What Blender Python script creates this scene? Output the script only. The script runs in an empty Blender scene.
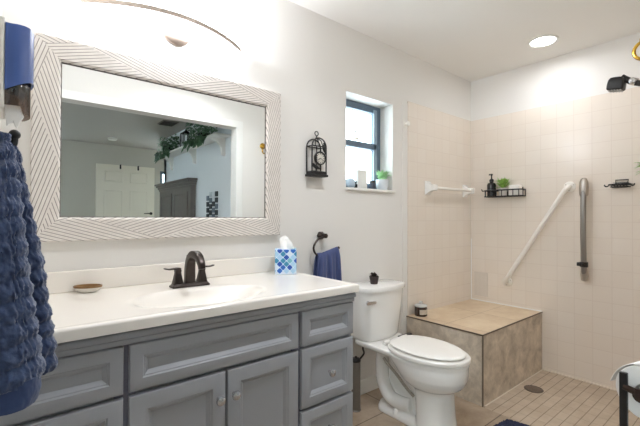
import bpy, bmesh, math, random
from math import pi, sin, cos, radians
from mathutils import Vector, Matrix, noise

random.seed(7)
S = bpy.context.scene
C = S.collection

# ------------------------------------------------------------------ camera
cd = bpy.data.cameras.new('camera')
cam = bpy.data.objects.new('camera', cd)
C.objects.link(cam)
YAW, PITCH, ROLL = radians(50.6336), radians(0.6645), radians(0.2365)
fw = Vector((cos(YAW) * cos(PITCH), sin(YAW) * cos(PITCH), sin(PITCH)))
rt = Vector((sin(YAW), -cos(YAW), 0))
up = rt.cross(fw)
r2 = rt * cos(ROLL) + up * sin(ROLL)
u2 = up * cos(ROLL) - rt * sin(ROLL)
M = Matrix((r2, u2, -fw)).transposed().to_4x4()
M.translation = Vector((0, -1.7857, 1.1877))
cam.matrix_world = M
cd.sensor_width = 36
cd.lens = 375.71 * 36 / 640
cd.clip_start = 0.01
S.camera = cam

# ------------------------------------------------------------------ world, light, exposure
S.view_settings.view_transform = 'Standard'
S.view_settings.look = 'None'
S.view_settings.gamma = 1
S.view_settings.use_curve_mapping = False
S.view_settings.exposure = 0.12
try:
    S.cycles.use_denoising = True
    S.cycles.max_bounces = 14
    S.cycles.diffuse_bounces = 8
    S.cycles.sample_clamp_indirect = 6
except Exception:
    pass
w = bpy.data.worlds.new('daylight')
S.world = w
w.use_nodes = True
wb = w.node_tree.nodes['Background']
wb.inputs[0].default_value = (0.80, 0.92, 1.0, 1)
wb.inputs[1].default_value = 8.0

BULB_W = 8.8          # each bulb over the vanity
GLASS_E = 4.2         # frosted vanity glass
DOWN_W = 3.0          # recessed lamp over the shower
FILL_W = 8.6         # added fill lamp in front of the vanity, out of view
WARM = (0.85, 0.905, 1.0)


# ------------------------------------------------------------------ materials
def srgb(r, g, b):
    f = lambda c: (c / 255 / 12.92) if c / 255 <= 0.04045 else ((c / 255 + 0.055) / 1.055) ** 2.4
    return (f(r), f(g), f(b), 1)


class NT:
    def __init__(self, name):
        self.m = bpy.data.materials.new(name)
        self.m.use_nodes = True
        self.t = self.m.node_tree
        self.b = self.t.nodes['Principled BSDF']

    def n(self, kind, **kw):
        nd = self.t.nodes.new('ShaderNode' + kind)
        for k, v in kw.items():
            setattr(nd, k, v)
        return nd

    def l(self, a, b):
        self.t.links.new(a, b)

    def math(self, op, a, b=None, c=None):
        nd = self.n('Math', operation=op)
        for i, x in enumerate((a, b, c)):
            if x is None:
                continue
            if isinstance(x, (int, float)):
                nd.inputs[i].default_value = x
            else:
                self.l(x, nd.inputs[i])
        return nd.outputs[0]

    def mix(self, f, a, b):
        nd = self.n('Mix', data_type='RGBA')
        for i, x in ((0, f), (6, a), (7, b)):
            if isinstance(x, (tuple, int, float)):
                nd.inputs[i].default_value = x
            else:
                self.l(x, nd.inputs[i])
        return nd.outputs[2]

    def coord(self, kind='Object'):
        return self.n('TexCoord').outputs[kind]

    def bump(self, h, strength=0.2, dist=0.002):
        nd = self.n('Bump')
        nd.inputs['Strength'].default_value = strength
        nd.inputs['Distance'].default_value = dist
        self.l(h, nd.inputs['Height'])
        self.l(nd.outputs[0], self.b.inputs['Normal'])


def plain(name, col, rough=0.5, metal=0.0, var=0.06, scale=12, bump=0.0, coat=0.0, spec=None, sheen=0.0):
    t = NT(name)
    b = t.b
    nz = t.n('TexNoise')
    nz.inputs['Scale'].default_value = scale
    nz.inputs['Detail'].default_value = 4
    t.l(t.coord(), nz.inputs['Vector'])
    dark = tuple(c * (1 - var) for c in col[:3]) + (1,)
    lite = tuple(min(1, c * (1 + var)) for c in col[:3]) + (1,)
    t.l(t.mix(nz.outputs[0], dark, lite), b.inputs['Base Color'])
    b.inputs['Roughness'].default_value = rough
    b.inputs['Metallic'].default_value = metal
    b.inputs['Coat Weight'].default_value = coat
    b.inputs['Sheen Weight'].default_value = sheen
    if spec is not None:
        b.inputs['Specular IOR Level'].default_value = spec
    if bump:
        t.bump(nz.outputs[0], bump)
    return t.m


def emit(name, col, strength):
    t = NT(name)
    t.b.inputs['Base Color'].default_value = tuple(col) + (1,)
    t.b.inputs['Emission Color'].default_value = tuple(col) + (1,)
    t.b.inputs['Emission Strength'].default_value = strength
    t.b.inputs['Roughness'].default_value = 0.4
    return t.m


def tiles(name, axes, pitch_u, pitch_v, off_u, off_v, col, col2, grout, rough=0.25, msize=0.0022, offset=0.0, vein=None, bump=0.25, rowdark=None):
    """square tiles in world metres on the plane spanned by the two axes"""
    t = NT(name)
    sp = t.n('SeparateXYZ')
    co = t.coord()
    t.l(co, sp.inputs[0])
    u = t.math('ADD', sp.outputs[axes[0]], -off_u + 1000 * pitch_u)
    v = t.math('ADD', sp.outputs[axes[1]], -off_v + 1000 * pitch_v)
    cb = t.n('CombineXYZ')
    t.l(u, cb.inputs[0])
    t.l(v, cb.inputs[1])
    br = t.n('TexBrick', offset=offset, squash=1.0, offset_frequency=2, squash_frequency=1)
    t.l(cb.outputs[0], br.inputs['Vector'])
    br.inputs['Scale'].default_value = 1
    br.inputs['Brick Width'].default_value = pitch_u
    br.inputs['Row Height'].default_value = pitch_v
    br.inputs['Mortar Size'].default_value = msize
    br.inputs['Mortar Smooth'].default_value = 0.3
    br.inputs['Color1'].default_value = col
    br.inputs['Color2'].default_value = col2
    br.inputs['Mortar'].default_value = grout
    colout = br.outputs[0]
    if rowdark:
        fr_ = t.math('FRACT', t.math('DIVIDE', v, pitch_v))
        ed_ = t.math('LESS_THAN', t.math('SUBTRACT', 0.5, t.math('ABSOLUTE', t.math('SUBTRACT', fr_, 0.5))), rowdark[0] / pitch_v)
        colout = t.mix(ed_, colout, rowdark[1])
    if vein:
        nz = t.n('TexNoise')
        nz.inputs['Scale'].default_value = vein[0]
        nz.inputs['Detail'].default_value = 9
        nz.inputs['Roughness'].default_value = 0.68
        nz.inputs['Distortion'].default_value = 0.35
        t.l(co, nz.inputs['Vector'])
        rp = t.n('ValToRGB')
        rp.color_ramp.elements[0].position = 0.32
        rp.color_ramp.elements[0].color = vein[1]
        rp.color_ramp.elements[1].position = 0.72
        rp.color_ramp.elements[1].color = vein[2]
        t.l(nz.outputs[0], rp.inputs[0])
        mm = t.n('Mix', data_type='RGBA', blend_type='MULTIPLY')
        mm.inputs[0].default_value = 1
        t.l(colout, mm.inputs[6])
        t.l(rp.outputs[0], mm.inputs[7])
        colout = mm.outputs[2]
    t.l(colout, t.b.inputs['Base Color'])
    t.b.inputs['Roughness'].default_value = rough
    inv = t.math('SUBTRACT', 1.0, br.outputs[1])
    t.bump(inv, bump, 0.002)
    return t.m


def glass_pane(name, tint=(0.97, 1, 1, 1), refl=0.06):
    t = NT(name)
    tr = t.n('BsdfTransparent')
    tr.inputs[0].default_value = tint
    gl = t.n('BsdfGlossy')
    gl.inputs['Roughness'].default_value = 0.02
    mx = t.n('MixShader')
    mx.inputs[0].default_value = refl
    t.l(tr.outputs[0], mx.inputs[1])
    t.l(gl.outputs[0], mx.inputs[2])
    t.l(mx.outputs[0], t.t.nodes['Material Output'].inputs[0])
    return t.m


PAINT = plain('wall_paint', srgb(231, 228, 223), 0.75, var=0.012, scale=3, bump=0.03)
CEIL = plain('ceiling_paint', srgb(238, 235, 230), 0.85, var=0.012, scale=3)
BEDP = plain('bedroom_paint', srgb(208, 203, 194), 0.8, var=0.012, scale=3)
TRIMW = plain('white_trim_paint', srgb(238, 237, 233), 0.4, var=0.01)
PITCH_T = 0.1137
TC1, TC2, TG = srgb(233, 223, 211), srgb(231, 220, 207), srgb(224, 212, 199)
TILE_B = tiles('shower_tile_end', (1, 2), PITCH_T, PITCH_T, -0.7075, 2.0732, TC1, TC2, TG, 0.22)
TILE_S = tiles('shower_tile_long', (0, 2), PITCH_T, PITCH_T, 2.32, 2.0732, TC1, TC2, TG, 0.22)
TRAV = (5.0, (0.60, 0.55, 0.50, 1), (1.0, 1.0, 1.0, 1))
FLOORM = tiles('travertine_floor', (0, 1), 0.465, 0.465, 1.86, -0.252, srgb(196, 178, 157), srgb(188, 170, 149), srgb(120, 106, 92), 0.42, 0.004, vein=TRAV)
MOSAIC = tiles('shower_floor_mosaic', (0, 1), 0.107, 0.0535, 2.30, -0.8225, srgb(208, 193, 174), srgb(200, 184, 163), srgb(172, 156, 136), 0.5, 0.0018, rowdark=(0.0024, srgb(150, 134, 116)), vein=(9.0, (0.80, 0.76, 0.72, 1), (1, 1, 1, 1)))
BENCH_T = tiles('bench_top_tile', (0, 1), 0.44, 0.31, 2.82 - 2.78, -0.315 + 0.3, srgb(232, 214, 186), srgb(224, 204, 176), srgb(190, 168, 138), 0.35, 0.003, vein=(6.0, (0.76, 0.68, 0.60, 1), (1, 1, 1, 1)))
BENCH_F = tiles('bench_face_tile', (1, 2), 0.90, 0.90, -0.45, -0.2, srgb(232, 220, 203), srgb(228, 216, 199), srgb(140, 130, 116), 0.4, 0.003, vein=(9.0, (0.46, 0.42, 0.38, 1), (1.0, 0.98, 0.95, 1)))
BENCH_S = tiles('bench_side_tile', (0, 2), 1.90, 0.90, -0.9, -0.2, srgb(232, 220, 203), srgb(228, 216, 199), srgb(140, 130, 116), 0.4, 0.003, vein=(9.0, (0.46, 0.42, 0.38, 1), (1.0, 0.98, 0.95, 1)))
GREY = plain('grey_vanity_paint', srgb(163, 165, 170), 0.42, var=0.03, scale=6)
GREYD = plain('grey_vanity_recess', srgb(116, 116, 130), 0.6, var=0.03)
SOLID = plain('white_cultured_marble', srgb(240, 234, 225), 0.16, var=0.012, scale=5, coat=0.3)
CERAM = plain('white_ceramic', srgb(240, 238, 234), 0.10, var=0.008, coat=0.5)
SEATP = plain('white_seat_plastic', srgb(240, 237, 231), 0.28, var=0.008)
BRONZE = plain('oil_rubbed_bronze', srgb(66, 58, 54), 0.32, metal=0.75, var=0.12, scale=30)
BLACK = plain('black_wire_coating', srgb(28, 27, 27), 0.45, var=0.1)
BLACKM = plain('black_metal', srgb(38, 35, 34), 0.4, metal=0.3, var=0.1)
NICKEL = plain('brushed_nickel', srgb(196, 188, 176), 0.28, metal=1.0, var=0.05, scale=40)
CHROME = plain('chrome', srgb(215, 215, 216), 0.10, metal=1.0, var=0.02)
STEEL = plain('brushed_steel', srgb(150, 145, 140), 0.30, metal=1.0, var=0.01, scale=30)
BRASS = plain('polished_brass', srgb(196, 158, 70), 0.22, metal=1.0, var=0.05)
WHITEPL = plain('white_plastic', srgb(240, 236, 228), 0.35, var=0.01)
PAPER = plain('white_tissue_paper', srgb(246, 244, 240), 0.9, var=0.015, scale=30, bump=0.1)
NAVY = plain('blue_terry', srgb(56, 72, 106), 0.95, var=0.55, scale=120, bump=1.0, sheen=0.45)
NAVYH = plain('blue_woven_hem', srgb(48, 66, 106), 0.85, var=0.12, scale=200, bump=0.2, sheen=0.2)
HANDT = plain('navy_cotton', srgb(66, 78, 122), 0.9, var=0.16, scale=120, bump=0.25, sheen=0.25)
RUGM = plain('navy_rug_pile', srgb(40, 46, 70), 0.95, var=0.4, scale=140, bump=0.8)
BLUEPL = plain('blue_gloss_plastic', srgb(74, 98, 158), 0.25, var=0.04)
LEAF = plain('fresh_green_leaf', srgb(146, 186, 92), 0.55, var=0.35, scale=40)
LEAF2 = plain('mint_green_leaf', srgb(172, 214, 160), 0.55, var=0.3, scale=40)
IVY = plain('dark_ivy_leaf', srgb(104, 140, 108), 0.45, var=0.85, scale=14)
WINF = plain('slate_window_frame', srgb(92, 110, 128), 0.45, var=0.04)
HB = plain('grey_stained_wood', srgb(112, 106, 102), 0.5, var=0.12, scale=18)
DOORW = plain('white_door_paint', srgb(247, 239, 225), 0.45, var=0.01)
MIRR = NT('mirror_silver')
MIRR.b.inputs['Base Color'].default_value = (0.86, 0.88, 0.87, 1)
MIRR.b.inputs['Metallic'].default_value = 1
MIRR.b.inputs['Roughness'].default_value = 0.0
MIRR = MIRR.m
PANE = glass_pane('window_glass')
CLEAR = glass_pane('clear_jar_glass', (0.9, 0.9, 0.9, 1), 0.12)
SMOKE = glass_pane('smoky_plastic', (0.44, 0.37, 0.32, 1), 0.10)


# ------------------------------------------------------------------ mesh helpers
WLOC = {}


def link(name, me, m, parent=None, loc=(0, 0, 0)):
    """one mesh object; vertices are given in world metres"""
    base = Vector(loc)
    if parent is not None:
        base = WLOC[parent.name]
    me.transform(Matrix.Translation(-base))
    o = bpy.data.objects.new(name, me)
    C.objects.link(o)
    if parent is not None:
        o.parent = parent
    else:
        o.location = base
    WLOC[o.name] = base
    if m is not None:
        for mm in (m if isinstance(m, (list, tuple)) else [m]):
            me.materials.append(mm)
    return o


def thing(name, label, cat, loc=(0, 0, 0), group=None):
    o = bpy.data.objects.new(name, None)
    C.objects.link(o)
    o.location = loc
    o.empty_display_size = 0.05
    WLOC[o.name] = Vector(loc)
    return tag(o, label, cat, group)


def tag(o, label, cat, group=None):
    o['label'] = label
    o['category'] = cat
    if group:
        o['group'] = group
    return o


def struct(o):
    o['kind'] = 'structure'
    return o


class MB:
    def __init__(self):
        self.b = bmesh.new()
        self.uv = None

    def box(self, x0, x1, y0, y1, z0, z1, mi=0):
        b = self.b
        v = [b.verts.new(p) for p in ((x0, y0, z0), (x1, y0, z0), (x1, y1, z0), (x0, y1, z0),
                                      (x0, y0, z1), (x1, y0, z1), (x1, y1, z1), (x0, y1, z1))]
        for q in ((3, 2, 1, 0), (4, 5, 6, 7), (0, 1, 5, 4), (1, 2, 6, 5), (2, 3, 7, 6), (3, 0, 4, 7)):
            f = b.faces.new([v[i] for i in q])
            f.material_index = mi
        return self

    def loft(self, rings, cap=True, closed=True, smooth=True):
        b = self.b
        vs = [[b.verts.new(p) for p in r] for r in rings]
        n = len(vs[0])
        for a, c in zip(vs, vs[1:]):
            for i in range(n if closed else n - 1):
                j = (i + 1) % n
                f = b.faces.new((a[i], a[j], c[j], c[i]))
                f.smooth = smooth
        if cap:
            for r in (vs[0][::-1], vs[-1]):
                f = b.faces.new(r)
                f.smooth = smooth
        return self

    def tube(self, path, r, n=10, closed=False, cap=True):
        P = [Vector(p) for p in path]
        R = r if isinstance(r, (list, tuple)) else [r] * len(P)
        T = []
        for i in range(len(P)):
            if closed:
                d = P[(i + 1) % len(P)] - P[i - 1]
            else:
                d = P[min(i + 1, len(P) - 1)] - P[max(i - 1, 0)]
            T.append(d.normalized())
        up = Vector((0, 0, 1)) if abs(T[0].z) < 0.9 else Vector((1, 0, 0))
        N = (up - T[0] * up.dot(T[0])).normalized()
        rings = []
        for i in range(len(P)):
            N = (N - T[i] * N.dot(T[i]))
            N.normalize()
            B = T[i].cross(N)
            rings.append([P[i] + (N * cos(2 * pi * k / n) + B * sin(2 * pi * k / n)) * R[i] for k in range(n)])
        if closed:
            rings.append(rings[0])
            b = self.b
            vs = [[b.verts.new(p) for p in q] for q in rings[:-1]]
            m = len(vs)
            for i in range(m):
                a, c = vs[i], vs[(i + 1) % m]
                for k in range(n):
                    f = b.faces.new((a[k], a[(k + 1) % n], c[(k + 1) % n], c[k]))
                    f.smooth = True
            return self
        return self.loft(rings, cap)

    def lathe(self, prof, c, n=32, axis='z', cap=True, sx=1, sy=1, rot=None):
        c = Vector(c)
        rings = []
        for r, h in prof:
            ring = []
            for k in range(n):
                a = 2 * pi * k / n
                p = Vector((r * cos(a) * sx, r * sin(a) * sy, h))
                if axis == 'x':
                    p = Vector((p.z, p.x, p.y))
                elif axis == 'y':
                    p = Vector((p.y, p.z, p.x))
                if rot is not None:
                    p = rot @ p
                ring.append(c + p)
            rings.append(ring)
        return self.loft(rings, cap)

    def prism(self, poly, d0, d1, axis='x', smooth=False):
        """poly in the plane across the axis: x -> (y,z), y -> (x,z), z -> (x,y)"""
        def P(a, b_, d):
            return {'x': (d, a, b_), 'y': (a, d, b_), 'z': (a, b_, d)}[axis]
        return self.loft([[P(a, b_, d0) for a, b_ in poly], [P(a, b_, d1) for a, b_ in poly]], True, True, smooth)

    def ball(self, c, r, n=16, sx=1, sy=1, sz=1):
        prof = [(max(1e-4, r * sin(pi * i / 10)), -r * cos(pi * i / 10) * sz) for i in range(11)]
        return self.lathe(prof, c, n, 'z', True, sx, sy)

    def quad(self, pts, smooth=False):
        f = self.b.faces.new([self.b.verts.new(p) for p in pts])
        f.smooth = smooth
        return self

    def leaf(self, p, d, ln, wd, droop=0.2):
        p, d = Vector(p), Vector(d).normalized()
        s = d.cross(Vector((0.1, 0.2, 1)))
        s = s.normalized() if s.length > 1e-4 else Vector((1, 0, 0))
        u = s.cross(d)
        a = self.b.verts.new(p)
        m = p + d * ln * .5
        l = self.b.verts.new(m + s * wd * .5 + u * wd * .12)
        r = self.b.verts.new(m - s * wd * .5 + u * wd * .12)
        c = self.b.verts.new(m)
        e = self.b.verts.new(p + d * ln - Vector((0, 0, droop * ln)))
        for q in ((a, c, l), (a, r, c), (c, e, l), (r, e, c)):
            self.b.faces.new(q).smooth = True
        return self

    def build(self, name, m, parent=None, loc=(0, 0, 0), bevel=0.0, seg=2, angle=35, sub=0):
        bmesh.ops.recalc_face_normals(self.b, faces=self.b.faces)
        me = bpy.data.meshes.new(name)
        self.b.to_mesh(me)
        self.b.free()
        try:
            me.set_sharp_from_angle(angle=radians(angle))
        except Exception:
            pass
        o = link(name, me, m, parent, loc)
        if bevel:
            md = o.modifiers.new('bevel', 'BEVEL')
            md.width = bevel
            md.segments = seg
            md.limit_method = 'ANGLE'
            md.angle_limit = radians(40)
        if sub:
            md = o.modifiers.new('sub', 'SUBSURF')
            md.levels = md.render_levels = sub
        return o


def arc(c, r, a0, a1, n, plane='xz'):
    out = []
    for i in range(n + 1):
        a = radians(a0 + (a1 - a0) * i / n)
        p, q = r * cos(a), r * sin(a)
        out.append({'xz': (c[0] + p, c[1], c[2] + q), 'yz': (c[0], c[1] + p, c[2] + q), 'xy': (c[0] + p, c[1] + q, c[2])}[plane])
    return out


def smooth_path(pts, k=8):
    P = [Vector(p) for p in pts]
    out = []
    for i in range(len(P) - 1):
        p0, p1, p2, p3 = P[max(i - 1, 0)], P[i], P[i + 1], P[min(i + 2, len(P) - 1)]
        for j in range(k):
            t = j / k
            out.append(0.5 * ((2 * p1) + (p2 - p0) * t + (2 * p0 - 5 * p1 + 4 * p2 - p3) * t * t + (3 * p1 - p0 - 3 * p2 + p3) * t ** 3))
    out.append(P[-1])
    return out


def rrect(x0, x1, y0, y1, r, n=5):
    pts = []
    for cx, cy, a in ((x1 - r, y1 - r, 0), (x0 + r, y1 - r, 90), (x0 + r, y0 + r, 180), (x1 - r, y0 + r, 270)):
        for i in range(n + 1):
            t = radians(a + 90 * i / n)
            pts.append((cx + r * cos(t), cy + r * sin(t)))
    return pts


# ================================================================== ROOM SHELL
H = 2.44
BX = 3.2518          # end wall of the shower
WX0, WX1, WZ0, WZ1 = 1.6815, 2.1500, 1.3850, 2.0150   # bathroom window recess
RIGHTX = 1.90        # bedroom side wall
FARY = -5.66

# wall with the vanity and the window (recess cut through)
m = MB()
m.box(-0.16, WX0, 0, 0.20, 0, H).box(WX1, BX + 0.15, 0, 0.20, 0, H)
m.box(WX0, WX1, 0, 0.20, 0, WZ0).box(WX0, WX1, 0, 0.20, WZ1, H)
struct(m.build('wall_vanity', PAINT))
m = MB().box(BX, BX + 0.15, -1.62, 0, 0, H)
struct(m.build('wall_shower_end', PAINT))
m = MB().box(-0.155, -0.035, -1.62, 0, 0, H)
struct(m.build('wall_left', PAINT))
# wall on the bedroom side: a header over the wide opening and the stretch beside the shower
m = MB().box(1.640, BX, -1.62, -1.505, 0, H).box(-0.155, 1.640, -1.62, -1.505, 2.038, H)
struct(m.build('wall_entry', PAINT))
# white casing round the opening, both faces
m = MB()
for y0, y1 in ((-1.505, -1.5015), (-1.6235, -1.62)):
    m.box(1.640, 1.705, y0, y1, 0, 2.038).box(-0.035, 1.705, y0, y1, 2.038, 2.10)
struct(m.build('trim_1', TRIMW, bevel=0.003))
# shower tile sheets, fixed to the walls
struct(MB().box(BX - 0.010, BX, -1.505, 0, 0, 2.0732).build('wall_shower_end_tile', TILE_B))
struct(MB().box(2.320, BX - 0.010, -0.010, 0, 0, 2.0732).build('wall_shower_long_tile', TILE_S))
struct(MB().box(2.320, BX - 0.010, -1.505, -1.495, 0, 2.0732).build('wall_shower_entry_tile', TILE_S))
# white corner strip beside the tile, caulk lines
struct(MB().box(2.262, 2.320, -0.004, 0, 0.0, 2.06).build('trim_2', PAINT, bevel=0.001))
m = MB().box(BX - 0.016, BX - 0.010, -0.016, -0.010, 0.4505, 1.0)
m.box(BX - 0.017, BX - 0.010, -0.602, -0.010, 0.4505, 0.4585)
struct(m.build('trim_3', TRIMW))
m = MB().box(BX - 0.024, BX - 0.010, -1.49, -0.604, 0.0, 0.010)
m.box(2.32, BX - 0.012, -0.612, -0.604, 0.0, 0.005)
struct(m.build('trim_6', plain('cove_tile', srgb(228, 217, 200), 0.4), bevel=0.003))
struct(MB().box(-2.0, BX + 0.15, -1.56, 0.20, H, H + 0.1).build('ceiling', CEIL))
struct(MB().box(-2.0, BX + 0.15, FARY - 0.1, -1.56, H, H + 0.1).build('ceiling_bedroom', plain('bedroom_ceiling_dimmed', srgb(182, 176, 168), 0.9, var=0.01)))  # greyer than the bathroom ceiling: the dimmer bedroom light is in the colour
struct(MB().box(-2.0, 2.30, -1.62, 0.0, -0.1, 0).build('floor', FLOORM))
struct(MB().box(2.30, BX, -1.62, 0.0, -0.1, 0.0).build('floor_shower', MOSAIC))
struct(MB().box(-2.0, 3.1, FARY, -1.62, -0.1, 0.0).build('floor_bedroom', plain('bedroom_carpet', srgb(170, 160, 148), 0.95, var=0.15, scale=150)))
struct(MB().box(1.205, 2.262, -0.013, 0, 0, 0.095).build('baseboard_vanity', TRIMW, bevel=0.004))

# bedroom seen in the mirror
struct(MB().box(RIGHTX, RIGHTX + 0.12, -4.55, -1.62, 0, H).build('wall_bedroom_side', plain('bedroom_paint_daylit', srgb(232, 236, 240), 0.8, var=0.01)))  # lighter, bluer copy of the bedroom paint: window daylight put into the colour
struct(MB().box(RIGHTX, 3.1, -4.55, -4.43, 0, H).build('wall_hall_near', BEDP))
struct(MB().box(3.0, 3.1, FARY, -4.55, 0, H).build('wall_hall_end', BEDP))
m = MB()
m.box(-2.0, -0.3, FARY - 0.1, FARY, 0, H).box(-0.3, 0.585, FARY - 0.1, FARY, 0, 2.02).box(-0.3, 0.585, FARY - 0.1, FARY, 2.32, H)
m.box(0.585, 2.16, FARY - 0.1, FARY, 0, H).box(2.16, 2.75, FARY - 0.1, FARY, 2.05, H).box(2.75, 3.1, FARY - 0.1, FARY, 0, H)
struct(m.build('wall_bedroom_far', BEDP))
m = MB()
m.box(-2.1, -2.0, FARY - 0.1, -4.3, 0, H).box(-2.1, -2.0, -2.7, 0.2, 0, H)
m.box(-2.1, -2.0, -4.3, -2.7, 0, 0.8).box(-2.1, -2.0, -4.3, -2.7, 2.1, H)
struct(m.build('wall_bedroom_left', BEDP))
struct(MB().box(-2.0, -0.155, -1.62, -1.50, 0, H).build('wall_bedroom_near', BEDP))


def window_unit(name, ax, d, a0, a1, z0, z1, th, fr, mull=True):
    """frame with a meeting rail and a pane; ax 'y' = window plane y=d spanning x, ax 'x' = plane x=d spanning y"""
    def bx(m_, p0, p1, q0, q1, r0, r1):
        return m_.box(p0, p1, q0, q1, r0, r1) if ax == 'y' else m_.box(q0, q1, p0, p1, r0, r1)
    e = bpy.data.objects.new(name, None)
    C.objects.link(e)
    WLOC[e.name] = Vector((0, 0, 0))
    struct(e)
    m_ = MB()
    bx(m_, a0, a0 + fr, d, d + th, z0, z1)
    bx(m_, a1 - fr, a1, d, d + th, z0, z1)
    bx(m_, a0 + fr, a1 - fr, d, d + th, z0, z0 + fr)
    bx(m_, a0 + fr, a1 - fr, d, d + th, z1 - fr, z1)
    m_.build('window_frame', WINF, e, bevel=0.003)
    if mull:
        zm = z0 + (z1 - z0) * 0.515
        mr = MB()
        bx(mr, a0 + fr, a1 - fr, d - 0.012, d + th * .8, zm - 0.022, zm + 0.022)
        mr.build('meeting_rail', WINF, e, bevel=0.003)
    g = MB()
    bx(g, a0 + fr, a1 - fr, d + th * .5, d + th * .5 + 0.004, z0 + fr, z1 - fr)
    g.build('window_pane', PANE, e)
    return e


we = window_unit('window_1', 'y', 0.118, WX0, WX1, WZ0, WZ1, 0.05, 0.052)
MB().box(WX0, WX1, 0.098, 0.118, WZ0, WZ0 + 0.03).build('sash_stop', WINF, we)
MB().box(2.066, 2.098, 0.106, 0.118, WZ0 + .03, WZ1 - 0.03).build('sash_track', plain('pale_track', srgb(150, 165, 180), 0.5), we)
MB().box(1.855, 1.895, 0.090, 0.106, 1.735, 1.752).box(1.868, 1.902, 0.092, 0.1, 1.752, 1.757).build('sash_lock', WHITEPL, we, bevel=0.002)
struct(MB().box(WX0 - 0.004, WX1 + 0.012, -0.020, 0.118, WZ0 - 0.018, WZ0).build('trim_4', plain('white_sill', srgb(240, 238, 233), 0.3, var=0.01), bevel=0.004))
window_unit('window_2', 'y', FARY - 0.07, -0.3, 0.585, 2.02, 2.32, 0.05, 0.03, False)
window_unit('window_3', 'x', -2.07, -4.3, -2.7, 0.8, 2.1, 0.05, 0.05, True)
window_unit('window_4', 'y', FARY - 0.07, 2.16, 2.75, 0.0, 2.05, 0.05, 0.05, True)

# six-panel white door on the far bedroom wall
dr = bpy.data.objects.new('door_1', None)
C.objects.link(dr)
WLOC['door_1'] = Vector((0, 0, 0))
struct(dr)
DX0, DX1, DZ1, DY = 1.10, 2.05, 2.095, FARY + 0.005


def panel_face(m_, x0, x1, z0, z1, steps, ax='y'):
    """stepped rectangular rings: steps = [(inset_x, inset_z, depth)]; the last one is filled"""
    rings = []
    for ix, iz, d in steps:
        rings.append([(x0 + ix, d, z0 + iz), (x1 - ix, d, z0 + iz), (x1 - ix, d, z1 - iz), (x0 + ix, d, z1 - iz)])
    return m_.loft(rings, True, True, False)


MB().box(DX0, DX1, DY, DY + 0.04, 0.01, DZ1).build('door_slab', DOORW, dr, bevel=0.003)
pw = (DX1 - DX0 - 0.12 * 2 - 0.11) / 2
for c in range(2):
    px = DX0 + 0.12 + c * (pw + 0.11)
    for z0, z1 in ((0.22, 0.80), (0.93, 1.655), (1.79, 1.985)):
        p = MB()
        fy = DY + 0.04
        panel_face(p, px, px + pw, z0, z1, [(0, 0, fy - 0.001), (0, 0, fy + 0.002), (0.012, 0.012, fy + 0.010), (0.024, 0.024, fy + 0.002), (0.05, 0.05, fy + 0.008)])
        p.build('door_panel', DOORW, dr)
h = MB().lathe([(0.026, 0), (0.026, 0.012), (0.012, 0.016), (0.010, 0.05)], (1.99, DY + 0.04, 1.245), 16, 'y')
h.tube([(1.99, DY + 0.085, 1.245), (1.93, DY + 0.09, 1.247), (1.86, DY + 0.088, 1.243)], [0.010, 0.009, 0.007], 8)
h.build('door_handle', BLACKM, dr)
for i, x in enumerate((1.475, 1.765)):
    m = MB().box(x - 0.012, x + 0.012, DY + 0.036, DY + 0.046, DZ1 - 0.07, DZ1 + 0.003).box(x - 0.012, x + 0.012, DY - 0.002, DY + 0.046, DZ1, DZ1 + 0.004)
    m.tube(smooth_path([(x, DY + 0.046, DZ1 - 0.05), (x, DY + 0.075, DZ1 - 0.07), (x, DY + 0.085, DZ1 - 0.045)], 5), 0.006, 8)
    m.tube(smooth_path([(x, DY + 0.046, DZ1 - 0.012), (x, DY + 0.07, DZ1 - 0.008), (x, DY + 0.08, DZ1 + 0.008)], 5), 0.007, 8)
    tag(m.build('door_hook', BLACK, None, (x, DY + 0.05, DZ1 - 0.07)), ('black hook over the top edge of the white door, nearer its hinge side' if i == 0 else 'black hook over the top edge of the white door, nearer its handle'), 'hook', 'hooks over the bedroom door')

# ================================================================== SHOWER BENCH
t = thing('shower_bench', 'built-in shower bench clad in beige stone tile beside the toilet', 'bench', (2.78, -0.3, 0))
BF = [BENCH_F, BENCH_S, BENCH_T]
m = MB()
m.box(2.304, BX - 0.010, -0.601, -0.010, 0.0, 0.440)
ob = m.build('bench_body', BF, t)
for f in ob.data.polygons:
    n = f.normal
    f.material_index = 0 if abs(n.x) > .5 else (1 if abs(n.y) > .5 else 2)
# material coordinates follow world metres: the body sits under its root, so shift the texture origin back
MB().box(2.306, BX - 0.010, -0.599, -0.010, 0.440, 0.4505).build('bench_top', BENCH_T, t)
m = MB().box(2.299, 2.3065, -0.604, -0.010, 0.4435, 0.4515).box(2.299, BX - 0.010, -0.6045, -0.5985, 0.4435, 0.4515)
m.box(2.299, 2.3065, -0.6045, -0.5965, 0.0, 0.4435)
o = m.build('edge_trim', plain('bronze_edge_strip', srgb(120, 106, 92), 0.4, metal=0.4, var=0.05), t)

# ================================================================== VANITY
VX0, VX1, VY = -0.033, 1.193, -0.575
van = thing('vanity_cabinet', 'grey painted bathroom vanity cabinet under the white countertop', 'vanity', (0.58, -0.29, 0))
m = MB()
m.box(VX0, VX0 + 0.018, -0.553, -0.003, 0.0, 0.8568).box(VX1 - 0.018, VX1, -0.553, -0.003, 0.0, 0.8568)
m.box(VX0 + 0.018, VX1 - 0.018, -0.480, -0.462, 0.0, 0.10).box(VX0 + 0.018, VX1 - 0.018, -0.553, -0.003, 0.10, 0.118)
m.box(VX0 + 0.018, VX1 - 0.018, -0.012, -0.003, 0.118, 0.845)
for a, b_ in ((VX0 + 0.018, 0.236), (0.294, 0.866), (0.924, VX1 - 0.018)):
    m.box(a, b_, -0.548, -0.536, 0.118, 0.808)
m.box(VX0, VX1, -0.558, -0.553, 0.808, 0.845).box(VX0, VX1, -0.558, -0.553, 0.10, 0.118)
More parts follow.
